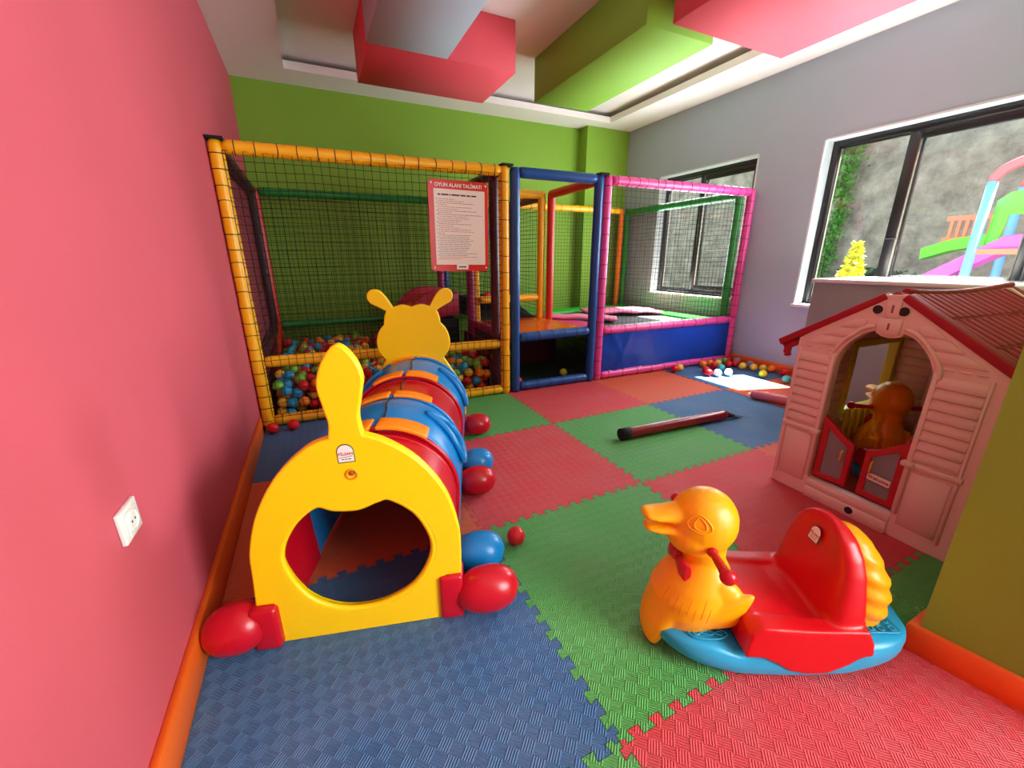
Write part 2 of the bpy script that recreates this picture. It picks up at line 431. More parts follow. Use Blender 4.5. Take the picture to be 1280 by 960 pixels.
# ------------------------------------------------------------------ foam floor tiles
def edge_line(n=13, h=0.013):
    """jigsaw line from (0,0) to (1,0): dovetail teeth to both sides"""
    p = 1.0/n; pts = [(0, 0)]
    for k in range(n):
        a = k*p
        if k == 0: pts.append((0.018, 0)); pts.append((0.018+0.0, -h))
        pts += [(a+p*0.56, -h), (a+p*0.46, h), (a+p*0.99 if k < n-1 else 0.985, h)]
        if k < n-1: pts += [(a+p*0.90+p*0.0, -h)] if False else [(a+p*1.06-p*0.12, -h)]
    pts += [(0.985, 0), (1, 0)]
    return pts
EDGE = edge_line()
_edges = {}
def e_h(i, j): return [(i+t, j+o) for t, o in EDGE]                  # line y = j
def e_v(i, j): return [(i-o, j+t) for t, o in EDGE]                  # line x = i
def XE(j): return 1.054-0.17*min(0, j)
def tile(i, j, mt, straight=''):
    b = e_h(i, j) if 'b' not in straight else [(i, j), (i+1, j)]
    r = e_v(i+1, j) if 'r' not in straight else [(i+1, j), (i+1, j+1)]
    t = e_h(i, j+1) if 't' not in straight else [(i, j+1), (i+1, j+1)]
    # the column right of x = 1 in the near rows starts beside the green wall end, a little further right
    if i == 0 and j < 0: r = [(1, j), (XE(j), j), (XE(j+1), j+1), (1, j+1)]
    l = e_v(i, j) if 'l' not in straight else [(i, j), (i, j+1)]
    out = b[:-1]+r[:-1]+list(reversed(t))[:-1]+list(reversed(l))[:-1]
    if i == 1 and j < 0:
        b = [(XE(j), j)]+[q for q in b if q[0] > XE(j)+0.005]; t = [(XE(j+1), j+1)]+[q for q in t if q[0] > XE(j+1)+0.005]
        out = b[:-1]+r[:-1]+list(reversed(t))
    if i == -1:   # cut along the left wall
        out = b[:-1]+r[:-1]+list(reversed(t))
        out = [q for q in out if q[0] > -0.98]
        out = [(LW+0.022, j)]+out+[(LW+0.022, j+1)]
    # inset by half a joint
    n = len(out); ins = []
    for k in range(n):
        a = Vector(out[k-1]); c = Vector(out[k]); d = Vector(out[(k+1) % n])
        e1 = (c-a); e2 = (d-c)
        if e1.length < 1e-6 or e2.length < 1e-6: ins.append(tuple(c)); continue
        n1 = Vector((-e1.y, e1.x)).normalized(); n2 = Vector((-e2.y, e2.x)).normalized()
        nn = n1+n2
        nn = nn/max(nn.dot(n1), 0.5) if nn.length > 1e-3 else n1
        ins.append(tuple(c+nn*0.0010))
    bm = bmesh.new()
    vb = [bm.verts.new((x, y, 0)) for x, y in ins]
    f = bm.faces.new(vb)
    bmesh.ops.recalc_face_normals(bm, faces=[f])
    if f.normal.z < 0: f.normal_flip()
    r_ = bmesh.ops.extrude_face_region(bm, geom=[f])
    vs = [g for g in r_['geom'] if isinstance(g, bmesh.types.BMVert)]
    for v in bm.verts:
        v.co.z = -0.0118
    for v in vs: v.co.z = 0.0
    # slightly rounded rim
    bmesh.ops.recalc_face_normals(bm, faces=bm.faces)
    me = bpy.data.meshes.new('foam_tile'); bm.to_mesh(me); bm.free()
    link('foam_tile', me, mt, FLOOR)
GRID = {(0,0):TG,(-1,0):TB,(0,-1):TR,(-1,-1):TG,(-1,1):TO,(0,1):TR,(1,1):TG,(-1,2):TB,(0,2):TG,(1,2):TR,(2,2):TO,(3,2):TB,(2,1):TB,(1,0):TR,(2,0):TO,(1,-1):TG,(3,1):TO,(3,0):TG,(0,-2):TB,(-1,-2):TO,(1,-2):TB,(2,-1):TB,(3,-1):TR}
for (i, j), mt in GRID.items():
    if i == 3:
        continue
    tile(i, j, mt)
def cut_tile(i, j, mt, x1):
    m = MB(); m.box((i+0.001, j+0.001, -0.0118), (x1, j+0.999, 0.0)); m.build('foam_tile', mt, FLOOR)
for j in (-1, 0, 1, 2): cut_tile(3, j, GRID[(3, j)], RW-0.024)

# ------------------------------------------------------------------ padded frames and nets
def pad(name, p0, p1, mt, parent, r=0.045, lace=0.0, wob=1.0, cord=BLACK):
    p0 = Vector(p0); p1 = Vector(p1); L = (p1-p0).length; n = max(2, int(L/0.03))
    pts = []; rr = []
    sd = rnd.random()*50
    for i in range(n+1):
        t = i/n
        pts.append(p0.lerp(p1, t))
        k = 1+0.03*wob*noise.noise(Vector((t*L*7+sd, 0, 0)))
        if lace:
            ph = (t*L/lace) % 1.0
            k *= 1-0.06*max(0, 1-min(ph, 1-ph)/0.12)
        if i in (0, n): k *= 0.82
        rr.append(r*k)
    o = MB().tube(pts, rr, 14).build(name, mt, parent)
    if lace:
        m = MB(); d = (p1-p0).normalized(); k = lace*0.5
        a = Vector((0, 0, 1)) if abs(d.z) < 0.9 else Vector((1, 0, 0))
        u = d.cross(a).normalized(); w = d.cross(u)
        while k < L:
            c = p0+d*k; tilt = rnd.uniform(-0.012, 0.012)
            ring = [c+(u*cos(2*pi*j/14)+w*sin(2*pi*j/14))*r*1.0 + d*tilt*cos(2*pi*j/14) for j in range(14)]
            m.tube(ring, 0.0032, 4, close=True)
            k += lace*rnd.uniform(0.92, 1.08)
        m.build('lacing', cord, o, kind='stuff')
    return o
def net(name, P, U, V, sp, parent, r=0.0017, wav=0.010, mt=BLACK):
    P = Vector(P); U = Vector(U); V = Vector(V); lu = U.length; lv = V.length; nu = int(round(lu/sp)); nv = int(round(lv/sp))
    N = U.cross(V).normalized(); u = U.normalized(); v = V.normalized(); sd = rnd.random()*100
    def at(a, b):
        q = Vector((a*2.1+sd, b*2.1, 0))
        e = min(a, lu-a, b, lv-b); k = min(1, e/0.15)
        return P+u*(a+wav*k*noise.noise(q))+v*(b+wav*k*noise.noise(q+Vector((9, 3, 4))))+N*(0.6*wav*k*noise.noise(q+Vector((2, 8, 1))))
    m = MB()
    for i in range(nu+1):
        a = lu*i/nu; k = max(4, int(lv/0.12)); m.tube([at(a, lv*t/k) for t in range(k+1)], r, 3, cap=False, smooth=False)
    for j in range(nv+1):
        b = lv*j/nv; k = max(4, int(lu/0.12)); m.tube([at(lu*t/k, b) for t in range(k+1)], r, 3, cap=False, smooth=False)
    return m.build(name, mt, parent, kind='stuff')
def cap(parent, x, y, z=2.012):
    MB().box((x-0.05, y-0.05, z-0.01), (x+0.05, y+0.05, z+0.006)).build('post_cap', BLACKFOAM, parent)

def yf(x): return 2.878-0.029*(x-1)
ZT = 1.966; R = 0.045; YB = 4.93
# --- yellow ball pit
pit = thing('ball_pit_cage', 'yellow padded ball pit frame with black netting, against the pink wall', 'play frame', (0, 0, 0))
xa, xb = -1.035, 0.99
A = lambda x, z: (x, yf(x), z)
pad('post', A(xa, 0.0), A(xa, 2.0), VY, pit, R, 0.10); pad('post', A(xb, 0.0), A(xb, 2.0), VY, pit, R, 0.15)
pad('rail', A(xa+0.04, ZT), A(xb-0.04, ZT), VY, pit, R, 0.125); pad('rail', A(xa+0.04, 0.047), A(xb-0.04, 0.047), VY, pit, R*0.95, 0.13)
pad('rail', (xa+0.05, yf(xa)+0.02, 0.515), (xb-0.05, yf(xb)+0.02, 0.49), VY, pit, R*0.95, 0)
cap(pit, xa, yf(xa)); cap(pit, xb+0.02, yf(xb))
net('net', (xa+0.035, yf(xa)-0.034, 0.08), (xb-xa-0.07, yf(xb)-yf(xa), 0), (0, 0, 1.86), 0.057, pit, 0.0022)
for z in (ZT, 0.5): pad('side_rail', (xa, yf(xa)+0.07, z), (xa, YB-0.05, z), MAROON, pit, R*0.95)
pad('back_post', (xa+0.02, YB, 0.0), (xa+0.02, YB, 2.0), VR, pit, R)
pad('back_post', (xa, YB-0.11, 0.0), (xa, YB-0.11, 1.95), MAROON, pit, R*0.8)
pad('brace', (xa+0.02, yf(xa)+1.0, 0.16), (xa+0.02, YB-0.06, 0.55), VR, pit, R)
net('side_net', (xa+0.03, yf(xa)+0.04, 0.08), (0, YB-yf(xa)-0.1, 0), (0, 0, 1.86), 0.065, pit, 0.0016)
pad('back_rail', (xa+0.05, YB, ZT), (xb, YB-0.05, ZT), VG, pit, R, 0.14); pad('back_rail', (xa+0.05, YB, 0.53), (xb, YB, 0.53), VG, pit, R)
net('back_net', (xa+0.05, YB-0.03, 0.08), (xb-xa-0.1, 0, 0), (0, 0, 1.86), 0.048, pit, 0.0026)
pad('side_post', (0.965, yf(1)+0.16, 0.0), (0.965, yf(1)+0.16, 1.95), MAROON, pit, R*0.95); pad('side_rail', (0.965, yf(1)+0.09, ZT), (0.965, YB-0.04, ZT), MAROON, pit, R*0.95)
net('side_net', (0.965, yf(1)+0.2, 0.6), (0, YB-yf(1)-0.3, 0), (0, 0, 1.33), 0.05, pit, 0.0022)
pad('back_post', (0.96, YB-0.1, 0.0), (0.96, YB-0.1, 2.0), VM, pit, R)
MB().box((xa-0.03, yf(xa)+0.06, -0.0118), (xb, YB+0.03, 0.012)).build('pit_mat', mat('pit_mat_vinyl', (70, 22, 30), 0.6), pit)
MB().box((0.925, yf(1)+0.24, 0.0), (0.94, 3.88, 0.47)).build('side_panel', MAROON, pit)
# slide that drops into the pit
sl = thing('pit_slide', 'crimson foam slide dropping from the tower platform into the ball pit', 'slide')
top = smoothcurve([(0.90, 0.86), (0.74, 0.885), (0.57, 0.865), (0.42, 0.78), (0.26, 0.58), (0.12, 0.38), (0.0, 0.30)], 5, False)
def sl_panel(y0, y1, up, name, mt):
    out = [(x, z+up) for x, z in top]+[(0.0, 0.16), (0.12, 0.18), (0.30, 0.36), (0.52, 0.60), (0.90, 0.66)]
    MB().prism(out, lambda x, z: (x, y0, z), lambda x, z: (x, y1, z)).build(name, mt, sl, bevel=0.012)
CRIM = mat('crimson_vinyl', (176, 16, 54), 0.4, 0.08, 20)
sl_panel(3.93, 4.01, 0.05, 'side_board', CRIM); sl_panel(4.62, 4.70, 0.05, 'side_board', CRIM); sl_panel(4.01, 4.62, -0.03, 'slide_bed', VR)
MB().box((0.06, 3.97, 0.0), (0.16, 4.66, 0.24)).build('support', BLACKFOAM, sl); MB().box((0.55, 3.97, 0.0), (0.9, 4.66, 0.60)).build('support', BLACKFOAM, sl)
# notice board, wired to the net
sg_n = Vector((0.0, -1.0, 0.0)); sgc = Vector((0.566, yf(0.57)-0.062, 1.509))
sgx = Vector((0.999, -0.03, -0.012)).normalized(); sgz = Vector((0.012, 0.0, 1)).normalized(); sgy = sgx.cross(sgz) * -1
sign = thing('notice_board', 'red framed white notice board of play rules hung on the yellow cage net', 'sign', sgc)
def rr_outline(w, h, r, n=6):
    o = []
    for cx, cy, a0 in ((w/2-r, h/2-r, 0), (-w/2+r, h/2-r, 90), (-w/2+r, -h/2+r, 180), (w/2-r, -h/2+r, 270)):
        for k in range(n+1):
            a = radians(a0+90*k/n); o.append((cx+r*cos(a), cy+r*sin(a)))
    return o
def sM(u=0, v=0, d=0):
    n = sgx.cross(sgz)
    return frame_M(sgx*u+sgz*v+n*d, sgx, sgz, n)
slab('board', rr_outline(0.50, 0.695, 0.03), [], 0.010, SIGNR, sign, sM(), 0.002)
slab('paper', rr_outline(0.425, 0.575, 0.006), [], 0.002, PAPER, sign, sM(0.006, -0.008, 0.0062), 0.0005)
text_mesh('lettering', 'OYUN ALANI TALİMATI', 0.038, 0.0004, STICK, sign, sM(0.0, 0.308, 0.0065) @ Matrix.Diagonal((0.95, 1, 1, 1)))
m = MB(); MBk = MB(); MBr = MB()
def bar(mb, x, y, w, h):
    M = sM(0, 0, 0.0076); z = 0
    mb.add([M @ Vector(p) for p in ((x, y-h/2, z), (x+w, y-h/2, z), (x+w, y+h/2, z), (x, y+h/2, z))], [(0, 1, 2, 3)])
xx = -0.175
for w in (0.03, 0.065, 0.018, 0.075, 0.05, 0.04, 0.05):   # heading too small to read: its words as short dark strokes
    bar(MBk, xx, 0.238, w-0.007, 0.011); xx += w
random.seed(3)
lens = [0.16, .22, .32, .09, .30, .17, .34, .12, .39, .25, .28, .20, .19, .28, .14, .18, .29, .30, .07, .27, .27, .27, .31, .26, .29, .26, .28, .25, .24, .33, .26, .33, .20]
yy = 0.205
for k, Lq in enumerate(lens):
    x = -0.19 + (0.012 if k % 2 else 0); end = x+Lq
    while x < end-0.01:
        w = random.uniform(0.012, 0.045); w = min(w, end-x)
        bar((MBr if k in (4, 5, 9, 10, 15, 17, 31, 32) else m), x, yy, w-0.004, 0.0036); x += w
    yy -= 0.0142
MBk.build('heading', INKB, sign); m.build('rule_lines', INKG, sign, kind='stuff'); MBr.build('rule_lines', mat('ink_dull_red', (190, 90, 86), 0.7), sign, kind='stuff')
slab('label_plate', rr_outline(0.10, 0.042, 0.004), [], 0.003, STICK, sign, sM(0.015, -0.312, 0.0072), 0.0005)
m = MB(); x = -0.02
for w in (.006, .012, .010, .014, .012, .014):
    M = sM(0, 0, 0.0094); m.add([M @ Vector(p) for p in ((x, -0.320, 0), (x+w-.003, -0.320, 0), (x+w-.003, -0.306, 0), (x, -0.306, 0))], [(0, 1, 2, 3)]); x += w
m.build('plate_print', INKB, sign)
for sx in (-0.225, 0.225):
    for sz in (-0.32, 0.318):
        mm = MB(); mm.ell((sgx*sx+sgz*sz+sgx.cross(sgz)*0.008), (0.009, 0.006, 0.009), 10, 6); mm.build('cable_tie', STICK, sign)
# --- blue climbing tower
tw = thing('climbing_tower_frame', 'blue padded tower bay with orange platform between yellow and pink frames', 'play frame')
xc, xd = 1.095, 1.965
pad('post', A(xc, 0), A(xc, 2.0), VB, tw, R); pad('post', A(xd, 0), A(xd, 2.0), VB, tw, R)
pad('rail', A(xc+0.04, ZT), A(xd-0.04, ZT), VB, tw, R); pad('rail', A(xc+0.04, 0.047), A(xd-0.04, 0.047), VB, tw, R, 0.14); pad('rail', A(xc+0.04, 0.535), A(xd-0.04, 0.545), VB, tw, R*1.05, 0.14)
cap(tw, xd+0.03, yf(xd))
YM = 3.90
OPL = mat('orange_platform_vinyl', (226, 84, 16), 0.22, 0.06, 10)
MB().box((xc-0.05, yf(1.5)+0.03, 0.49), (xd+0.02, YM+0.05, 0.555)).build('platform', OPL, tw, bevel=0.01)
pad('platform_edge', (xc-0.06, yf(xc)+0.12, 0.545), (xc-0.06, YM-0.03, 0.545), VM, tw, R)
pad('back_post', (xc-0.06, YM, 0), (xc-0.06, YM, 1.95), VM, tw, R); pad('back_post', (xc+0.05, YM+0.12, 0), (xc+0.05, YM+0.12, 1.95), VY, tw, R)
pad('back_post', (1.955, YM+0.02, 0), (1.955, YM+0.02, 2.0), VY, tw, R); pad('back_post', (2.045, YM-0.05, 0), (2.045, YM-0.05, 2.0), VR, tw, R)
pad('top_rail', (xc+0.05, YM+0.04, ZT), (1.955, YM+0.02, ZT), VY, tw, R); pad('top_rail', (2.03, YM-0.05, ZT), (2.0, yf(2)+0.08, ZT), VR, tw, R*1.02)
pad('top_rail', (1.955, YM+0.05, ZT-0.02), (1.97, YB-0.06, ZT-0.02), DARKRED, tw, R)
pad('middle_rail', (xc+0.06, YM+0.04, 0.80), (1.955, YM+0.04, 0.80), VY, tw, R*0.95)
pad('back_post', (1.99, YB-0.06, 0), (1.99, YB-0.06, 2.0), DARKRED, tw, R*0.9); pad('back_post', (1.05, YB-0.02, 0), (1.05, YB-0.02, 2.0), VB, tw, R)
pad('back_rail', (1.1, YB-0.06, 1.60), (1.95, YB-0.06, 1.60), VB, tw, R*0.9); pad('back_rail', (1.05, YB-0.06, ZT), (1.95, YB-0.06, ZT), VY, tw, R*0.9)
net('back_net', (1.1, YB-0.05, 0.05), (0.87, 0, 0), (0, 0, 1.88), 0.048, tw, 0.0024)
net('side_net', (1.965, YM+0.06, 0.6), (0, YB-YM-0.14, 0), (0, 0, 1.3), 0.05, tw, 0.0024)
MB().box((1.14, YM+0.08, 0.76), (1.90, YB-0.12, 0.80)).build('landing', BLACKFOAM, tw)
m = MB(); m.prism([(YM+0.06, 0.556), (YB-0.12, 0.556), (YB-0.12, 0.76)], lambda y, z: (1.18, y, z), lambda y, z: (1.9, y, z)); m.build('ramp', BLACKFOAM, tw)
m = MB(); m.prism([(1.50, 0.556), (1.92, 0.556), (1.50, 0.70)], lambda x, z: (x, YM+0.07, z), lambda x, z: (x, YM+0.10, z)); m.build('ramp_side', BLACKFOAM, tw)
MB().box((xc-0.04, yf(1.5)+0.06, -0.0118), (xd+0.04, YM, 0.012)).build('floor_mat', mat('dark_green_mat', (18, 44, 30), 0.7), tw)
MB().box((xc-0.02, YM-0.13, 0.02), (xd+0.14, YM-0.11, 0.47)).build('lower_panel', MAROON, tw)
pad('lower_rail', (xc, YM-0.17, 0.17), (1.55, YM-0.17, 0.17), VO, tw, R*0.7)
net('lower_net', (xd, yf(2)+0.1, 0.06), (0, 0.9, 0), (0, 0, 0.42), 0.05, tw, 0.002)
# --- pink trampoline cage
tr = thing('trampoline_cage', 'pink padded trampoline enclosure with blue skirt and black net by window', 'play frame')
xe, xg = 2.06, 4.045
pad('post', A(xe, 0), A(xe, 2.0), VP, tr, R, 0.14); pad('post', A(xg, 0), A(xg, 2.0), VP, tr, R*1.05, 0.13)
pad('rail', A(xe+0.04, ZT), A(xg-0.04, ZT), VP, tr, R*1.03, 0.115); pad('rail', A(xe+0.04, 0.047), A(xg-0.04, 0.047), VP, tr, R*0.95, 0.2); pad('rail', A(xe+0.04, 0.535), A(xg-0.04, 0.535), VP, tr, R*0.95, 0.17)
net('net', (xe+0.035, yf(xe)-0.034, 0.55), (xg-xe-0.07, yf(xg)-yf(xe), 0), (0, 0, 1.39), 0.056, tr)
# skirt: creased vinyl sheet
bm = bmesh.new(); nx, nz = 60, 16; vs = []
for j in range(nz+1):
    for i in range(nx+1):
        x = xe+0.03+(xg-xe-0.06)*i/nx; z = 0.06+0.45*j/nz; u = x-xe
        d = 0.012*sin(7*(u*0.8-z*1.5))*max(0, 1-u/1.1)+0.008*noise.noise(Vector((u*5, z*7, 0)))
        for cx, k in ((0.18, 1), (0.42, -1), (0.7, 0.6)):
            dd = (u-cx-(0.5-z)*0.45*k); d -= 0.020*math.exp(-(dd/0.025)**2)*max(0, 1-u/1.2)
        vs.append(bm.verts.new((x, yf(x)-0.012+d, z)))
for j in range(nz):
    for i in range(nx):
        a = j*(nx+1)+i; bm.faces.new((vs[a], vs[a+1], vs[a+nx+2], vs[a+nx+1])).smooth = True
bmesh.ops.solidify(bm, geom=bm.faces[:], thickness=0.003)
me = bpy.data.meshes.new('skirt'); bm.to_mesh(me); bm.free(); link('skirt', me, VS, tr)
m = MB()
for k in range(9): m.ell((xe+0.15+k*0.22, yf(xe)-0.03, 0.085), (0.010, 0.008, 0.010), 8, 6)
m.build('eyelet', STICK, tr)
pad('side_rail', (xg-0.05, yf(xg)+0.09, ZT-0.02), (xg-0.02, YB-0.1, ZT-0.02), VG, tr, R, 0.16)
pad('side_post', (xg-0.065, yf(xg)+0.09, 0.0), (xg-0.065, yf(xg)+0.09, ZT), VG, tr, R, 0.2)
pad('back_post', (xg-0.11, YB-0.06, 0), (xg-0.11, YB-0.06, 2.0), VO, tr, R*0.95); pad('back_post', (xg-0.02, YB-0.10, 0), (xg-0.02, YB-0.10, 2.0), VG, tr, R*0.95)
pad('back_rail', (2.08, YB-0.06, ZT), (xg-0.13, YB-0.06, ZT), VY, tr, R, 0.16)
net('back_net', (2.1, YB-0.07, 0.55), (xg-2.22, 0, 0), (0, 0, 1.38), 0.050, tr, 0.0022); net('side_net', (xg-0.04, yf(xg)+0.12, 0.55), (0.02, YB-yf(xg)-0.25, 0), (0, 0, 1.38), 0.052, tr, 0.0020)
BEDG = mat('green_bed_pad', (36, 168, 40), 0.45, 0.08, 20)
zb = 0.53
MB().box((2.04, 4.45, 0.42), (xg-0.02, YB-0.1, zb)).build('border_pad', BEDG, tr, bevel=0.02); MB().box((xg-0.32, 3.0, 0.42), (xg-0.02, 4.44, zb)).build('border_pad', BEDG, tr, bevel=0.02)
MB().box((2.12, yf(2.5)+0.05, 0.42), (xg-0.33, 3.12, zb)).build('border_pad', BEDG, tr, bevel=0.02); MB().box((2.04, 3.13, 0.42), (2.36, 4.44, zb)).build('border_pad', mat('magenta_bed_pad', (190, 40, 110), 0.45), tr, bevel=0.02)
MB().box((2.36, 3.12, 0.47), (xg-0.32, 4.45, 0.50)).build('jumping_mat', mat('jumping_mat_grey', (72, 74, 76), 0.7, 0.2, 300), tr)
for x in (2.1, xg-0.1):
    for y in (3.05, YB-0.15): MB().box((x-0.02, y-0.02, 0), (x+0.02, y+0.02, 0.43)).build('bed_leg', BLACKF, tr)
FOAMP = mat('pink_foam', (232, 120, 156), 0.6, 0.1, 60)
def mat_sheet(loc, rz, L, W, label):
    m = MB(); n = 14; rings = []
    for i in range(n+1):
        x = -L/2+L*i/n; z = 0.012*sin(i/n*pi)+0.006*sin(i*1.3)
        rings.append([(x, -W/2, z), (x, W/2, z), (x, W/2, z+0.028), (x, -W/2, z+0.028)])
    m.rings(rings, smooth=False).build('foam_mat', FOAMP, bevel=0.006, segs=1, label=label, cat='mat', loc=loc, rot=(0, 0, rz))
mat_sheet((3.32, 4.02, zb+0.002), radians(-20), 1.05, 0.50, 'sunlit pale pink foam sheet on the trampoline, the upper of two')
mat_sheet((2.45, 3.70, zb+0.002), radians(-38), 0.85, 0.30, 'pink foam sheet lying at left on the trampoline by the orange platform')

# ------------------------------------------------------------------ balls
BR = 0.042
BALL = {}
for c, mt in BALLM.items():
    m = MB(); m.ell((0, 0, 0), BR, 20, 12); m.tube([(BR*1.003*cos(a), BR*1.003*sin(a), 0) for a in [2*pi*k/24 for k in range(24)]], 0.0007, 4, close=True)
    BALL[c] = m.mesh('ball_'+c); BALL[c].materials.append(mt)
def ball(c, loc, label, group=None, name='ball'):
    return link(name, BALL[c], None, None, label, 'ball', group, loc=loc, rot=(rnd.uniform(-1, 1), rnd.uniform(-1, 1), rnd.uniform(0, 6)))
# fill of the pit: dropped one by one, each rests on those below
cells = {}; fill = []
D = 2*BR+0.0006; cs = 0.09
def near_balls(x, y):
    a, b = int(x/cs+100), int(y/cs)
    for i in (-1, 0, 1):
        for j in (-1, 0, 1):
            for q in cells.get((a+i, b+j), ()): yield q
x0, x1, y0, y1 = xa+0.09, 0.87, yf(xa)+0.09, YB-0.08
rb = random.Random(11)
def level(x, y): return 0.30 + 0.06*(y-y0)/(y1-y0) - (0.10 if 0.05 < x < 0.5 and y < 3.3 else 0)
for k in range(2600):
    x = rb.uniform(x0, x1); y = y0+(y1-y0)*rb.random()**1.15
    if y > 3.82 and x > -0.08: continue                               # the slide stands here
    best = None
    for tr_ in range(6):
        xx, yy_ = min(max(x+rb.gauss(0, 0.03), x0), x1), min(max(y+rb.gauss(0, 0.03), y0), y1)
        if yy_ > 3.82 and xx > -0.08: continue
        z = 0.012+BR
        for q in near_balls(xx, yy_):
            d2 = (q[0]-xx)**2+(q[1]-yy_)**2
            if d2 < D*D: z = max(z, q[2]+sqrt(D*D-d2))
        if best is None or z < best[2]: best = (xx, yy_, z)
    if best is None or best[2] > level(best[0], best[1]): continue
    cells.setdefault((int(best[0]/cs+100), int(best[1]/cs)), []).append(best); fill.append(best)
cols = ['red']*4+['blue']*3+['green']*3+['yellow']*3+['orange']
fill.sort(key=lambda b: (b[1]-y0) - 1.3*max(0, b[2]-0.22)*(1 if b[1] > y0+0.25 else 0))
G = 'plastic balls heaped in the ball pit'
names_c = {'red': 'glossy red', 'blue': 'light blue', 'green': 'leaf green', 'yellow': 'yellow', 'orange': 'orange'}
rest = {}; front = []
for k, b in enumerate(fill):
    c = rb.choice(cols)
    if k < 270: front.append((c, b))
    else: rest.setdefault(c, []).append(b)
ORD = 'first second third fourth fifth sixth seventh eighth ninth tenth eleventh twelfth thirteenth fourteenth fifteenth sixteenth seventeenth eighteenth nineteenth twentieth'.split()
lay = lambda z: 'floor layer' if z < 0.10 else 'second layer' if z < 0.17 else 'third layer' if z < 0.24 else 'top layer'
seen = {}
for c, b in sorted(front, key=lambda q: q[1][0]):
    if b[1] < y0+0.07:
        q = seen.setdefault((c, lay(b[2])), [0]); q[0] += 1
        ball(c, b, '%s %s ball from the left, %s, front of ball pit' % (ORD[min(q[0]-1, 19)], names_c[c], lay(b[2])), G)
    else:
        zone = 'left end' if b[0] < -0.6 else 'middle' if b[0] < 0.3 else 'right end'
        lab = '%s ball, %s, behind the front row, %s of ball pit' % (names_c[c], lay(b[2]), zone)
        ball(c, b, lab, '%s, %s %s, %s' % (G, c, lay(b[2]), zone))
m = MB(); mats_i = []
me = bpy.data.meshes.new('ball_heap'); order = sorted(rest)
idx = []
for ci, c in enumerate(order):
    for b in rest[c]:
        n0 = len(m.f); m.ell(b, BR, 10, 6); idx += [ci]*(len(m.f)-n0)
if order:
    me = m.mesh('ball_heap')
    for c in order: me.materials.append(BALLM[c])
    me.polygons.foreach_set('material_index', idx)
    link('ball_heap', me, None, None, 'mixed coloured plastic balls filling the back of the ball pit', 'balls', kind='stuff')
# loose balls (centre pixel of the photo turned into a floor point once, kept as floor coordinates)
loose = [
 ('red', (0.102, 0.844), 'glossy red ball alone on the green tile beside the blue caterpillar foot'),
 ('red', (-1.0, 2.775), 'red ball in the corner of pink wall and yellow post'),
 ('red', (-0.86, 2.78), 'red ball in front of the yellow bottom rail, near the corner one'),
 ('red', (3.05, 2.69), 'red ball at the pink bottom rail, left of a yellow ball'),
 ('yellow', (3.14, 2.7), 'yellow ball at the pink bottom rail touching a red ball'),
 ('orange', (3.52, 2.695), 'orange ball, leftmost of the cluster at the pink rail'),
 ('red', (3.33, 2.5), 'red ball in the cluster, below the leftmost orange ball'),
 ('orange', (3.625, 2.68), 'second orange ball from the left of the cluster at the rail'),
 ('red', (3.25, 2.4), 'red ball in the cluster, left behind the two sunlit white balls'),
 ('grey', (3.8, 2.7), 'grey blue ball in the back row of the cluster near pink post'),
 ('yellow', (3.71, 2.64), 'yellow ball in the cluster in front of the grey blue one'),
 ('green', (3.89, 2.695), 'green ball at the foot of the right pink post'),
 ('red', (3.57, 2.585), 'small dark red ball amid the cluster above the cyan ball'),
 ('cyan', (3.56, 2.48), 'cyan ball behind the two sunlit white balls'),
 ('red', (3.79, 2.56), 'red ball in the cluster right of the cyan ball'),
 ('white', (3.33, 2.345), 'white ball at sunlight edge, left one of two'),
 ('white', (3.46, 2.31), 'white ball at sunlight edge, right one of two'),
 ('red', (3.975, 2.71), 'red ball at the corner of baseboard and pink post'),
 ('grey', (4.02, 2.62), 'grey ball against the orange baseboard behind the yellow one'),
 ('red', (3.875, 2.53), 'red ball between cyan cluster and yellow ball near baseboard'),
 ('yellow', (3.85, 2.42), 'yellow ball, first of the yellow ones along the baseboard'),
 ('grey', (4.01, 2.44), 'grey blue ball squeezed behind yellow balls at the baseboard'),
 ('yellow', (3.91, 2.325), 'yellow ball, second of the row along the orange baseboard'),
 ('yellow', (3.97, 2.25), 'yellow ball, third of the row along the orange baseboard'),
 ('orange', (4.035, 2.19), 'orange yellow ball, last of the row along the orange baseboard'),
 ('lime', (3.74, 2.1), 'lime yellow ball in front of the row at the sunlight edge'),
 ('red', (4.01, 2.03), 'red ball at baseboard just left of the playhouse'),
 ('cyan', (3.755, 1.855), 'pale cyan ball half hidden by the playhouse wall'),
]
for c, (x, y), lab in loose: ball(c, (x, y, BR), lab)
ball('red', (1.20, 3.02, 0.012+BR), 'red ball on the dark mat under the orange platform')
ball('lime', (1.80, 3.10, 0.012+BR), 'yellow green ball on the dark mat under the orange platform')
ball('cyan', (1.42, YM+0.13+0.02, 0.80+BR), 'teal ball on the black landing behind the orange platform')
ball('red', (1.30, YM+0.16, 0.80+BR), 'red ball on the black landing next to the teal one')

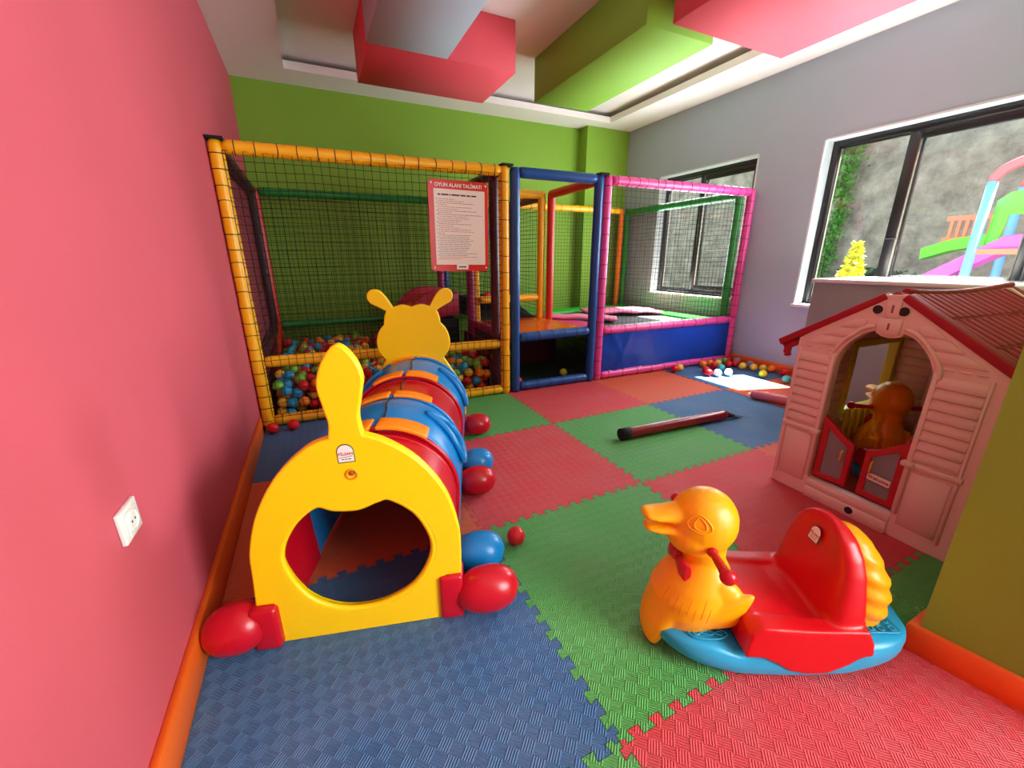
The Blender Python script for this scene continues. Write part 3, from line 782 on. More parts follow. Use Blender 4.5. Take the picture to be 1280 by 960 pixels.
# ------------------------------------------------------------------ caterpillar tunnel
aC = radians(-15); cu_ = Vector((cos(aC), sin(aC), 0)); cv_ = Vector((-sin(aC), cos(aC), 0)); cO = Vector((-0.588, 0.674, 0))
cat = thing('caterpillar_tunnel', 'yellow, red and blue plastic caterpillar crawl tunnel with round feet', 'play tunnel', cO)
SH = 0.093
def cp(u, d, z): return cu_*(u+0.015+SH*d)+cv_*d+Vector((0, 0, z))
def plateM(d): return frame_M(cp(0, d, 0), cu_, (0, 0, 1), cu_.cross(Vector((0, 0, 1))))
tail = [(-0.285, 0.0, 1), (-0.283, 0.165, 1), (-0.338, 0.165, 1), (-0.330, 0.27), (-0.320, 0.38), (-0.278, 0.51), (-0.205, 0.63), (-0.11, 0.715), (-0.040, 0.742, 1),
        (-0.033, 0.79), (-0.042, 0.845), (-0.050, 0.915), (-0.024, 0.985), (0.018, 1.028), (0.060, 0.990), (0.080, 0.930), (0.070, 0.870), (0.056, 0.805), (0.062, 0.746, 1),
        (0.13, 0.715), (0.222, 0.64), (0.300, 0.52), (0.338, 0.38), (0.342, 0.28), (0.338, 0.185, 1), (0.283, 0.185, 1), (0.275, 0.0, 1)]
hole = [(-0.232, 0.36), (-0.222, 0.26), (-0.165, 0.155), (-0.065, 0.095), (0.06, 0.095), (0.175, 0.155), (0.238, 0.25), (0.250, 0.34), (0.205, 0.45), (0.125, 0.518), (0.080, 0.515), (0.02, 0.495), (-0.05, 0.500), (-0.105, 0.518), (-0.18, 0.46)]
hole_s = list(reversed(smoothcurve(hole, 6)))
pl = slab('tail_plate', smoothcurve(tail, 6), [hole_s], 0.042, PY, cat, plateM(0.02), 0.006)
# raised rim around the hole
M0 = plateM(-0.001); MB().tube([M0 @ Vector((x, y, -0.012)) for x, y in hole_s], 0.013, 8, close=True).build('hole_rim', PY, cat)
m = MB(); M0 = plateM(-0.002)
m.tube([M0 @ Vector((0.018+0.016*cos(a), 0.618+0.016*sin(a), 0.0)) for a in [2*pi*k/20 for k in range(20)]], 0.004, 6, close=True)
m.build('bolt_recess', mat('bolt_recess_plastic', (236, 150, 0), 0.4), cat)
MB().ell(M0 @ Vector((0.018, 0.622, -0.002)), 0.009, 10, 6).build('bolt', mat('bolt_brown', (150, 80, 10), 0.5), cat)
def sticker(parent, M, s=1.0):
    o = [(-0.022, -0.026), (0.022, -0.026)]+[(0.022*cos(radians(a)), 0.006+0.022*sin(radians(a))) for a in range(0, 181, 18)]
    o = [(x*s, y*s) for x, y in o]
    ob = slab('sticker_border', [(x*1.10, y*1.10) for x, y in o], [], 0.0012, INKB, parent, M, 0.0003)
    st = slab('sticker', o, [], 0.0018, STICK, parent, M @ Matrix.Translation((0, 0, 0.0002)), 0.0003)
    text_mesh('sticker_print', 'PİLSAN', 0.0125*s, 0.0003, INKR, st, M @ Matrix.Translation((0, -0.001*s, 0.0013)))
    b_ = MB(); b_.add([M @ Vector((x*s, y*s, 0.0014)) for x, y in ((-0.018, -0.0125), (0.018, -0.0095), (0.018, -0.008), (-0.018, -0.011))], [(0, 1, 2, 3)])
    for x, w in ((-0.013, 0.008), (-0.003, 0.006), (0.005, 0.009)): b_.add([M @ Vector((p*s, q*s, 0.0014)) for p, q in ((x, -0.0185), (x+w, -0.0185), (x+w, -0.016), (x, -0.016))], [(0, 1, 2, 3)])
    b_.build('sticker_line', INKB, st)
sticker(cat, frame_M(cp(0.008, -0.0018, 0.690), cu_, (0, 0, 1), cu_.cross(Vector((0, 0, 1)))) @ Matrix.Rotation(radians(3), 4, 'Z'), 1.05)
# tunnel segments: arched shells
def arch(k, n=28, hw=0.325, top=0.615, zb=0.02):
    """outer arch line from left foot over the top to right foot"""
    o = []
    for i in range(n+1):
        t = -1+2*i/n
        a = t*radians(112)
        u = hw*k*sin(a)/sin(radians(90)); z = 0.30+(top-0.30)*cos(a) if abs(a) < pi/2 else 0.30+(0.30-zb)*cos(a)/abs(cos(radians(112)))
        if abs(a) >= pi/2: u = (1 if a > 0 else -1)*hw*k*(1-0.06*(abs(a)-pi/2)/radians(22))
        o.append((u, z if abs(a) >= pi/2 else 0.30+(top*k-0.30)*cos(a)))
    return o
def segment(name, d0, d1, mt, bulge, kend=0.97):
    m = MB(); n = 12; rings = []
    for i in range(n+1):
        t = i/n; d = d0+(d1-d0)*t; k = kend+bulge*sin(pi*t)**0.6
        out = arch(k); inn = list(reversed(arch(k-0.035, zb=0.02)))
        rings.append([cp(u, d, z) for u, z in out]+[cp(u, d, z) for u, z in inn])
    m.rings(rings)
    o = m.build(name, mt, cat)
    try: o.data.set_sharp_from_angle(angle=radians(40))
    except Exception: pass
    return o
segs = [('red_segment', 0.045, 0.395, PR, 0.0), ('blue_segment', 0.385, 0.775, PB, 0.035), ('red_segment', 0.765, 1.155, PR, 0.0), ('blue_segment', 1.145, 1.585, PB, 0.035)]
for nm, a, b, mt, bu in segs:
    so = segment(nm, a, b, mt, bu, 0.965 if mt is PR else 0.98)
    # rolled flanges at both ends
    for dd in (a+0.012, b-0.012):
        k = 0.985 if mt is PR else 1.0
        MB().tube([cp(u, dd, z) for u, z in arch(k)], 0.010, 8).build('flange', mt, so)
    if mt is PR:
        MB().tube([cp(u, b-0.05, z) for u, z in arch(0.962)], 0.006, 8).build('rib', mt, so)
    # seam along the crown
    pts = []
    for i in range(9):
        t = i/8; k = (0.965 if mt is PR else 0.98)+bu*sin(pi*t)**0.6
        pts.append(cp(0.012*sin(t*pi*2)+0.01, a+(b-a)*t, 0.615*k+0.001))
    MB().tube(pts, 0.004, 6).build('seam', INKB, so)
# scooped lips on the flanks of the blue segments
def lip(so, d, sgn):
    m = MB(); ring = []
    for k in range(20):
        a = 2*pi*k/20
        dd = d+0.085*cos(a)*(0.55+0.45*sin(a)); ang = radians(60)+0.46*sin(a)
        kk = 1.045+0.02*sin(a); u = sgn*0.325*kk*sin(ang); z = 0.30+(0.615*kk-0.30)*cos(ang)
        ring.append(cp(u, dd, z))
    m.tube(ring, 0.015, 8, close=True).build('lip', PB, so)
    c = sum(ring, Vector())/20; nrm = (c-cp(0, d, 0.25)).normalized()
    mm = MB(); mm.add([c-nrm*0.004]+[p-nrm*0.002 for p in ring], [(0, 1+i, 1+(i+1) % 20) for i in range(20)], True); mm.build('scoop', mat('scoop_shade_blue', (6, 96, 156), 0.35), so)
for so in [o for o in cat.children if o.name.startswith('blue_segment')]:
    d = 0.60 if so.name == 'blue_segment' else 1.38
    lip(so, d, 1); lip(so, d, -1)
# orange joint straps over the crown
def strap(d, k0, span, parts):
    for a0, a1 in parts:
        m = MB(); rings = []
        for i in range(11):
            a = radians(a0+(a1-a0)*i/10)
            row = []
            for (dd, off) in ((-span, 0.0), (span, 0.0), (span, 0.016), (-span, 0.016)):
                k = k0
                row.append(cp((0.325*k+off)*sin(a), d+dd+0.02*sin(a*2), 0.30+(0.615*k-0.30+off)*cos(a)))
            rings.append(row)
        m.rings(rings, smooth=False).build('joint_strap', PO, cat, bevel=0.004)
strap(0.392, 1.0, 0.050, [(-38, -2), (2, 38)])
strap(0.772, 1.0, 0.035, [(-36, -2), (2, 34)])
strap(1.152, 1.0, 0.045, [(-30, -2), (2, 34)])
strap(1.578, 0.99, 0.016, [(-28, 0), (3, 30)])
# head plate seen from behind, with antennae
hd = [(-0.30, 0.0, 1), (-0.335, 0.18), (-0.315, 0.37), (-0.262, 0.49), (-0.195, 0.605, 1), (-0.232, 0.66), (-0.243, 0.73), (-0.222, 0.80), (-0.186, 0.845, 1), (-0.180, 0.89), (-0.165, 0.933, 1),
      (-0.215, 0.962), (-0.262, 0.990), (-0.276, 1.035), (-0.250, 1.070), (-0.205, 1.070), (-0.165, 1.035), (-0.118, 0.958, 1), (-0.060, 0.972), (0.0, 0.957)]
hd = hd[:-1]+[(0.0, 0.957, 1)]+[(-p[0],)+p[1:] for p in reversed(hd[:-1])]
hh = list(reversed(smoothcurve([(-0.232, 0.36), (-0.222, 0.26), (-0.165, 0.155), (-0.065, 0.095), (0.065, 0.095), (0.165, 0.155), (0.222, 0.26), (0.232, 0.36), (0.17, 0.47), (0.0, 0.53), (-0.17, 0.47)], 5)))
slab('head_plate', smoothcurve(hd, 6), [hh], 0.05, PY, cat, plateM(1.615), 0.007)
Mh = plateM(1.642)
for s_ in (-1, 1):
    eo = MB().ell(Mh @ Vector((0.08*s_, 0.80, 0)), (0.032, 0.02, 0.042)).build('eye', STICK, cat); MB().ell(Mh @ Vector((0.08*s_, 0.795, -0.018)), (0.014, 0.008, 0.018)).build('pupil', INKB, eo)
MB().ell(Mh @ Vector((0, 0.73, 0)), (0.03, 0.025, 0.025)).build('nose', PR, cat)
MB().tube([Mh @ Vector((0.10*cos(a), 0.70+0.06*sin(a), -0.003)) for a in [pi+pi*k/12 for k in range(13)]], 0.006, 6).build('mouth', INKB, cat)
# feet
def foot(u, d, z, r, mt, sgn, cuff=None, name='foot'):
    fo = blob_foot(u, d, z, r, mt, sgn)
    if cuff:
        m = MB()
        c = [(-0.052, -0.035), (0.052, -0.035), (0.052, 0.05), (-0.052, 0.05)]
        m.hexa([cp(u0, d+dd, 0.002) for u0, dd in ((cuff[0], -0.032), (cuff[1], -0.032), (cuff[1], 0.055), (cuff[0], 0.055))], [cp(u0, d+dd, cuff[2]) for u0, dd in ((cuff[0], -0.032), (cuff[1], -0.032), (cuff[1], 0.055), (cuff[0], 0.055))])
        m.build('cuff', mt, fo, bevel=0.012)
def blob_foot(u, d, z, r, mt, sgn):
    m = MB(); rot = Matrix.Rotation(aC, 3, 'Z')
    prof = []
    n = 14
    for i in range(n+1):
        t = i/n; x = -r[0]+2*r[0]*t
        k = sqrt(max(0.0, 1-(abs(x)/r[0])**2.3)); prof.append((x, max(k, 0.02)))
    rings = []
    for x, k in prof:
        ring = []
        for j in range(20):
            a = 2*pi*j/20; dz = r[2]*k*sin(a)
            if dz < 0: dz *= 0.92
            ring.append(cp(u+sgn*x, d+r[1]*k*cos(a), max(0.001, z+dz)))
        rings.append(ring)
    return m.rings(rings).build('foot', mt, cat)
foot(0.435, 0.015, 0.085, (0.118, 0.080, 0.088), PR, 1, (0.262, 0.345, 0.185))
foot(-0.408, 0.005, 0.085, (0.100, 0.080, 0.088), PR, -1, (-0.352, -0.268, 0.165))
foot(0.405, 0.22, 0.085, (0.110, 0.080, 0.086), PB, 1); foot(-0.385, 0.22, 0.070, (0.060, 0.070, 0.070), PB, -1)
foot(0.405, 0.80, 0.080, (0.105, 0.080, 0.083), PR, 1); foot(-0.37, 0.80, 0.080, (0.105, 0.080, 0.083), PR, -1)
foot(0.405, 1.02, 0.080, (0.105, 0.080, 0.083), PB, 1); foot(-0.37, 1.02, 0.080, (0.105, 0.080, 0.083), PB, -1)
foot(0.415, 1.60, 0.080, (0.105, 0.080, 0.083), PR, 1, (0.262, 0.345, 0.17)); foot(-0.42, 1.60, 0.080, (0.105, 0.080, 0.083), PR, -1, (-0.352, -0.268, 0.165))

# ------------------------------------------------------------------ duck rocker
def make_duck(loc, rz, label):
    dk = thing('duck_rocker', label, 'rocking toy', loc, rz)
    # rocker base
    m = MB(); rings = []; n = 36
    for i in range(n+1):
        t = i/n; s = -0.036+0.816*t; e = abs((s-0.372)/0.408)
        hw = 0.160*max(0.0, 1-e**4.6)**0.5+0.008
        zb_ = 0.42*(s-0.34)**2
        zt = 0.112+0.018*max(0, 1-((s-0.06)/0.11)**2)*0.6+0.033/(1+math.exp(-(s-0.555)/0.012))-0.016*math.exp(-((s-0.215)/0.04)**2)-0.012*math.exp(-((s-0.53)/0.03)**2)
        zb_ = min(zb_, zt-0.03); f = max(0.0, 1-e**7)
        zc = (zb_+zt)/2; hz = (zt-zb_)/2*(0.45+0.55*f)
        ring = []
        for j in range(28):
            a = 2*pi*j/28; ca, sa = cos(a), sin(a); ex = 0.42
            ring.append((s, hw*math.copysign(abs(ca)**ex, ca)*(1-0.05*(sa > 0)*abs(sa)), zc+hz*math.copysign(abs(sa)**ex, sa)))
        rings.append(ring)
    m.rings(rings).build('rocker_base', ROCKB, dk)
    base = dk.children[-1]
    for sg in (-1, 1):
        mm = MB(); zz = 0.1455
        mm.tube([(0.655+x, sg*0.088+y, zz) for x, y in rr_outline(0.105, 0.060, 0.014)], 0.0028, 6, close=True)
        for ix in (-1, 0, 1):
            for iy in (-1, 1): mm.tube([(0.655+ix*0.033+0.009*cos(a), sg*0.088+iy*0.014+0.009*sin(a), zz) for a in [2*pi*k/12 for k in range(12)]], 0.0028, 6, close=True)
        mm.build('footrest_relief', ROCKB, base)
        mm = MB(); zz = 0.1225
        mm.tube([(0.120+0.060*cos(a), sg*0.108+0.022*sin(a), zz-0.003) for a in [2*pi*k/24 for k in range(24)]], 0.0028, 6, close=True)
        mm.tube([(0.120+0.045*cos(a), sg*0.108+0.008*sin(a*3), zz-0.002) for a in [2*pi*k/24 for k in range(24)]], 0.0022, 6, close=True)
        mm.build('footrest_relief', ROCKB, base)
    # body: one continuous surface
    m = MB()
    def rg(s, z, rs, rw): return [(s+rs*cos(2*pi*j/28), rw*sin(2*pi*j/28), z) for j in range(28)]
    m.rings([rg(0.080, 0.070, 0.092, 0.085), rg(0.085, 0.105, 0.112, 0.101), rg(0.092, 0.155, 0.128, 0.116), rg(0.100, 0.205, 0.131, 0.121), rg(0.112, 0.255, 0.115, 0.110), rg(0.120, 0.300, 0.088, 0.085), rg(0.122, 0.335, 0.067, 0.066), rg(0.118, 0.37, 0.070, 0.068), rg(0.11, 0.42, 0.08, 0.075)])
    m.ell((0.108, 0, 0.462), (0.103, 0.094, 0.110)); m.ell((0.080, 0, 0.420), (0.085, 0.084, 0.072))
    # wrap of the breast over the front of the base
    m.rings([rg(-0.022, 0.014, 0.026, 0.062), rg(-0.018, 0.05, 0.036, 0.074), rg(-0.004, 0.10, 0.046, 0.085), rg(0.030, 0.17, 0.062, 0.095), rg(0.075, 0.23, 0.075, 0.09)])
    for sg in (-1, 1):
        def wr(cs, w, z, rs, rw): return [(cs+rs*cos(2*pi*j/14), sg*w+rw*sin(2*pi*j/14), z) for j in range(14)]
        m.rings([wr(0.135, 0.085, 0.135, 0.085, 0.026), wr(0.150, 0.092, 0.180, 0.080, 0.026), wr(0.180, 0.098, 0.222, 0.062, 0.021), wr(0.212, 0.102, 0.250, 0.036, 0.015), wr(0.240, 0.104, 0.268, 0.010, 0.007)])
        m.ell((0.172, sg*0.080, 0.245), (0.058, 0.028, 0.046), 16, 10, Matrix.Rotation(radians(35), 3, 'Y'))
    # beak, slightly open
    def bk(s, z, hw, hz): return [(s, hw*cos(2*pi*j/16), z+hz*sin(2*pi*j/16)) for j in range(16)]
    m.rings([bk(-0.090, 0.488, 0.016, 0.006), bk(-0.080, 0.488, 0.036, 0.013), bk(-0.050, 0.486, 0.045, 0.016), bk(-0.015, 0.487, 0.044, 0.022), bk(0.03, 0.488, 0.048, 0.034), bk(0.07, 0.49, 0.05, 0.04)])
    m.rings([bk(-0.080, 0.442, 0.014, 0.005), bk(-0.070, 0.442, 0.032, 0.011), bk(-0.040, 0.440, 0.041, 0.014), bk(0.0, 0.440, 0.045, 0.020), bk(0.05, 0.438, 0.05, 0.03)])
    body = blob('body', m, DUCK, dk, 0.0048, 12)
    # embossed eyes
    for sg in (-1, 1):
        for (a_, b_, w) in ((0.029, 0.025, 0.0026), (0.015, 0.018, 0.0022)):
            pts = []
            for k in range(20):
                a = 2*pi*k/20; ds = 0.062+a_*cos(a)*(1-0.35*sin(a)); dz = 0.498+b_*sin(a)
                q = 1-((ds-0.108)/0.103)**2-((dz-0.462)/0.110)**2
                pts.append((ds, sg*(0.094*sqrt(max(q, 0.02))-0.0008), dz))
            MB().tube(pts, w, 6, close=True).build('eye_rim', DUCK, body)
        # feather lines of the breast
        fm = MB()
        for k in range(17):
            a = radians(-62+k*9.5); r0, r1 = (0.190+0.012*(k % 2)), 0.275-0.006*(k % 3)
            pts = []
            for q in range(7):
                z = r0-0.04*(1 if k % 2 else 0.4)+(r1-r0)*q/6
                T = [(0.092, 0.14, 0.127, 0.115), (0.100, 0.205, 0.131, 0.121), (0.112, 0.255, 0.115, 0.110), (0.120, 0.300, 0.088, 0.085)]
                for e0, e1 in zip(T, T[1:]):
                    if e0[1] <= z <= e1[1]:
                        t = (z-e0[1])/(e1[1]-e0[1]); c_, rs, rw = [e0[i]+(e1[i]-e0[i])*t for i in (0, 2, 3)]
                pts.append((c_+rs*0.985*sin(a), sg*rw*0.985*cos(a), z))
            fm.tube(pts, [0.0005]+[0.0019]*5+[0.0005], 5)
        fm.build('feather_relief', mat('duck_relief_orange', (236, 140, 4), 0.4), body)
    # handles through the head
    for sg in (-1, 1):
        hm = MB()
        hm.tube([(0.104, sg*0.050, 0.412), (0.103, sg*0.10, 0.412), (0.101, sg*0.160, 0.413), (0.100, sg*0.178, 0.413)], [0.0115, 0.0115, 0.014, 0.015], 12)
        hm.ell((0.103, sg*0.090, 0.412), 0.016, 14, 10); hm.ell((0.100, sg*0.192, 0.414), (0.023, 0.021, 0.023), 16, 12)
        hm.build('handle', PR, dk)
    # bow tie under the beak
    bm_ = MB()
    bm_.ell((0.038, 0, 0.328), (0.016, 0.016, 0.018), 12, 8)
    for sg in (-1, 1):
        bm_.rings([[(0.036+0.008*cos(2*pi*j/12), sg*0.010, 0.328+0.010*sin(2*pi*j/12)) for j in range(12)], [(0.038+0.012*cos(2*pi*j/12), sg*0.045, 0.318+0.030*sin(2*pi*j/12)) for j in range(12)], [(0.052+0.010*cos(2*pi*j/12), sg*0.066, 0.304+0.034*sin(2*pi*j/12)) for j in range(12)]])
    bm_.build('bow', PR, dk)
    # seat with back rest
    m = MB()
    prof = [(0.205, 0.105), (0.212, 0.195), (0.250, 0.216), (0.40, 0.208), (0.555, 0.208), (0.580, 0.16), (0.585, 0.118), (0.55, 0.108), (0.515, 0.075), (0.465, 0.046), (0.405, 0.040), (0.350, 0.052), (0.300, 0.085), (0.26, 0.103)]
    for sg in (-1, 1):
        m.prism(prof, lambda x, z: (x, sg*0.120, z), lambda x, z: (x, sg*0.176, z-0.004))
    m.prism([(0.208, 0.10), (0.214, 0.195), (0.25, 0.210), (0.40, 0.190), (0.58, 0.20), (0.602, 0.12)], lambda x, z: (x, -0.13, z), lambda x, z: (x, 0.13, z))
    # back: rounded slab leaning backwards
    rings = []
    for z, sc, ht, hw in ((0.16, 0.505, 0.085, 0.160), (0.24, 0.508, 0.070, 0.158), (0.30, 0.508, 0.060, 0.150), (0.36, 0.508, 0.052, 0.138), (0.41, 0.506, 0.046, 0.118), (0.45, 0.502, 0.038, 0.090), (0.475, 0.499, 0.026, 0.055), (0.485, 0.498, 0.012, 0.02)):
        ring = []
        for j in range(32):
            a = 2*pi*j/32; ca, sa = cos(a), sin(a)
            w = hw*math.copysign(abs(sa)**0.6, sa); x = sc+ht*math.copysign(abs(ca)**0.6, ca)
            if ca < 0: x += 0.030*(1-(w/hw)**2)*min(1, ht/0.05)          # hollowed towards the rider
            ring.append((x, w, z))
        rings.append(ring)
    m.rings(rings)
    seat = blob('seat', m, SEATR, dk, 0.006, 9)
    n_ = Vector((-0.95, 0, 0.2)).normalized()
    yv = Vector((0, -1, 0)); xv = n_.cross(yv)
    Ms = frame_M((0.494, -0.0, 0.405), (0, -1, 0), Vector((0, -1, 0)).cross(n_)*-1, n_)
    sticker(seat, frame_M((0.4765, 0.012, 0.405), (0, -1, 0), n_.cross(Vector((0, -1, 0))), n_), 0.9)
    # tail: puffed, ribbed, hollow towards the seat
    m = MB(); rings = []
    TT = [(0.125, 0.618, 0.080, 0.086), (0.15, 0.620, 0.090, 0.098), (0.20, 0.620, 0.096, 0.108), (0.26, 0.616, 0.096, 0.110), (0.32, 0.606, 0.090, 0.104), (0.38, 0.590, 0.074, 0.086), (0.42, 0.577, 0.050, 0.060), (0.440, 0.570, 0.026, 0.034), (0.447, 0.568, 0.008, 0.010)]
    for i in range(45):
        z = 0.125+0.322*i/44
        for e0, e1 in zip(TT, TT[1:]):
            if e0[0] <= z <= e1[0]+1e-6:
                t = (z-e0[0])/(e1[0]-e0[0]); sc, rs, rw = [e0[q]+(e1[q]-e0[q])*t for q in (1, 2, 3)]
        rip = 1+0.030*sin((z-0.12)*2*pi/0.062)*min(1, (0.447-z)/0.1)
        rings.append([(sc+rs*rip*cos(2*pi*j/28), rw*rip*sin(2*pi*j/28), z+0.030*cos(2*pi*j/28)*min(1, (0.447-z)/0.08)*min(1, (z-0.115)/0.05)*-1) for j in range(28)])
    m.rings(rings).build('tail', DUCK, dk)
    return dk
P0 = Vector((0.337, 0.214, 0)); aD = math.atan2(-0.455, 0.89)
duck = make_duck(P0, aD, 'orange duck rocker with red seat and blue base on the green and red tiles')
duck2 = copy_tree(duck)
duck2.location = (2.43, 0.573, 0.0); duck2.rotation_euler = (0, 0, math.atan2(-0.809, -0.588))
duck2['label'] = 'second orange duck rocker parked in the shade inside the playhouse'
for d in (duck, duck2): d['group'] = 'duck rockers'

# ------------------------------------------------------------------ playhouse
ph = thing('playhouse', 'pink plastic playhouse with red ribbed roof and red saloon doors', 'playhouse', (1.716, 0.325, 0), radians(-2.3))
# local axes: +x into the house, +y to the photo's left
def PH(d=0): return frame_M((d, 0, 0), (0, 1, 0), (0, 0, 1), (1, 0, 0))
HW, ED, RZ0 = 0.378, 0.985, 1.085
door = [(0.188, 0.105, 1), (-0.188, 0.105, 1), (-0.188, 0.74, 1)]+[(-0.180, 0.79), (-0.150, 0.855), (-0.095, 0.915), (-0.050, 0.935, 1), (-0.040, 0.918), (0.0, 0.908), (0.040, 0.918), (0.050, 0.935, 1), (0.095, 0.915), (0.150, 0.855), (0.180, 0.79)]+[(0.188, 0.74, 1)]
fo = [(-HW-0.045, 0.0), (HW, 0.0), (HW, 0.848), (0.060, 1.098), (-0.030, 1.100), (-HW-0.045, 0.815)]
front = slab('front_wall', fo, [smoothcurve(door, 4)], 0.05, HOUSE, ph, PH(0.025), 0.004)
def piece(parent, name, y0, y1, z0, z1, x0, x1, mt=HOUSE, b=0.003):
    return MB().box((x0, y0, z0), (x1, y1, z1)).build(name, mt, parent, bevel=b, segs=1)
for sg in (1, -1):
    lo, hi = (0.205, 0.352)
    y0, y1 = (lo, hi) if sg > 0 else (-hi, -lo)
    zz = 0.405; pitch = 0.0475
    for k in range(8):   # clapboards beside the door, each tipped a little
        m = MB(); z0 = zz+k*pitch; z1 = z0+pitch-0.004
        m.hexa([(-0.013, y0, z0), (-0.013, y1, z0), (0.002, y1, z0), (0.002, y0, z0)], [(-0.003, y0, z1), (-0.003, y1, z1), (0.002, y1, z1), (0.002, y0, z1)])
        m.build('clapboard', HOUSE, front, bevel=0.002, segs=1)
    piece(front, 'lower_panel', y0+0.006, y1-0.006, 0.075, 0.345, -0.006, 0.004)
    piece(front, 'ledge', y0-0.02, y1+0.02, 0.362, 0.388, -0.014, 0.004)
    yj = 0.196*sg
    piece(front, 'door_jamb', yj-0.010, yj+0.010, 0.12, 0.80, -0.012, 0.02)
    piece(front, 'panel_rim', (y1 if sg > 0 else y0)-0.006+0.006*sg, (y1 if sg > 0 else y0)+0.006+0.006*sg, 0.06, 0.80, -0.008, 0.004)
    piece(front, 'hinge', yj-0.022, yj+0.022, 0.365, 0.390, -0.028, 0.0)
    for k in range(3):   # row of tabs where the gable clips on
        piece(front, 'clip', sg*(0.225+0.05*k)-0.018, sg*(0.225+0.05*k)+0.018, 0.812, 0.820, -0.006, 0.003)
    # gable boards, raked at the arch and the eave
    for z0, z1, yi, yo0, yo1 in ((0.838, 0.880, 0.175, 0.335, 0.272), (0.888, 0.930, 0.135, 0.262, 0.205), (0.938, 0.980, 0.095, 0.195, 0.140)):
        m = MB(); pts = [(sg*yi*1.12, z0), (sg*yo0, z0), (sg*yo1, z1), (sg*yi*0.95, z1)]
        m.prism(pts, lambda y, z: (-0.007, y, z), lambda y, z: (0.002, y, z)); m.build('gable_board', HOUSE, front, bevel=0.002, segs=1)
    m = MB(); m.tube([(-0.004, sg*(0.045+0.0045), 1.034+0.0)]+[(-0.004, sg*(0.045), 1.034)], 0.001, 4)
    cyl = MB(); cyl.tube([(-0.006, 0.015+0.048*sg, 1.030), (0.0, 0.015+0.048*sg, 1.030)], 0.0195, 20).build('gable_hole', INKB, front)
    MB().tube([(-0.003, 0.015+0.048*sg+0.0215*cos(a), 1.030+0.0215*sin(a)) for a in [2*pi*k/20 for k in range(20)]], 0.0028, 6, close=True).build('hole_ring', HOUSE, front)
MB().tube([(-0.004, y, z) for y, z in smoothcurve([(0.205, 0.77), (0.200, 0.81), (0.165, 0.872), (0.105, 0.935), (0.056, 0.957)], 4, False)], 0.010, 8).build('arch_moulding', HOUSE, front)
MB().tube([(-0.004, -y, z) for y, z in smoothcurve([(0.205, 0.77), (0.200, 0.81), (0.165, 0.872), (0.105, 0.935), (0.056, 0.957)], 4, False)], 0.010, 8).build('arch_moulding', HOUSE, front)
piece(front, 'keystone', -0.038, 0.048, 0.925, 0.995, -0.012, 0.002)
piece(front, 'keystone_block', -0.018, 0.032, 0.995, 1.07, -0.008, 0.002)
piece(front, 'slot', 0.002, 0.010, 0.945, 0.975, -0.0135, -0.010, mat('slot_brown', (150, 90, 80), 0.6), 0.0008)
piece(front, 'slot', 0.004, 0.012, 1.020, 1.055, -0.0095, -0.006, mat('slot_brown', (150, 90, 80), 0.6), 0.0008)
piece(front, 'threshold', -0.186, 0.186, 0.0, 0.06, -0.016, 0.03); piece(front, 'threshold_step', -0.186, 0.186, 0.06, 0.10, -0.006, 0.03)
MB().tube([(-0.020, -0.035, 0.038), (-0.014, -0.035, 0.038)], 0.018, 16).build('threshold_plug', INKB, front)
# saloon doors
def door_leaf(yh, sg, welcome):
    w = 0.155
    out = [(yh, 0.122), (yh-sg*w, 0.128), (yh-sg*w, 0.36), (yh-sg*w*0.75, 0.378), (yh-sg*w*0.35, 0.425), (yh-sg*0.0, 0.468)]
    if sg < 0: out = list(reversed(out))
    inn = [(yh-sg*0.030, 0.150), (yh-sg*(w-0.028), 0.155), (yh-sg*(w-0.028), 0.335), (yh-sg*0.030, 0.405)]
    if sg > 0: inn = list(reversed(inn))
    dl = slab('door', out, [inn], 0.026, DOORR, ph, PH(0.03), 0.005)
    MB().prism([(y, z) for y, z in inn], lambda y, z: (0.026, y, z), lambda y, z: (0.034, y, z)).build('door_panel', DOORG, dl)
    yk = yh-sg*(w-0.040)
    MB().tube([(0.013, yk, 0.260), (0.002, yk, 0.268), (0.002, yk, 0.310), (0.013, yk, 0.318)], 0.006, 8).build('door_handle', GOLD, dl)
    if welcome:
        c = Vector((0.016, yh-sg*(w*0.50), 0.238)); 
        Mw = frame_M(c, (0, -1, 0), (0, 0, 1), (-1, 0, 0)) @ Matrix.Rotation(radians(-4), 4, 'Z')
        so = slab('welcome_sign', rr_outline(0.092, 0.034, 0.004), [], 0.006, STICK, dl, Mw, 0.001)
        text_mesh('sign_lettering', 'Welcome', 0.024, 0.0006, INKR, so, Mw @ Matrix.Translation((0, 0.001, 0.0034)) @ Matrix.Shear('XZ', 4, (0, 0)) @ Matrix.Diagonal((0.88, 1.0, 1, 1)))
door_leaf(0.180, 1, False); door_leaf(-0.180, -1, True)
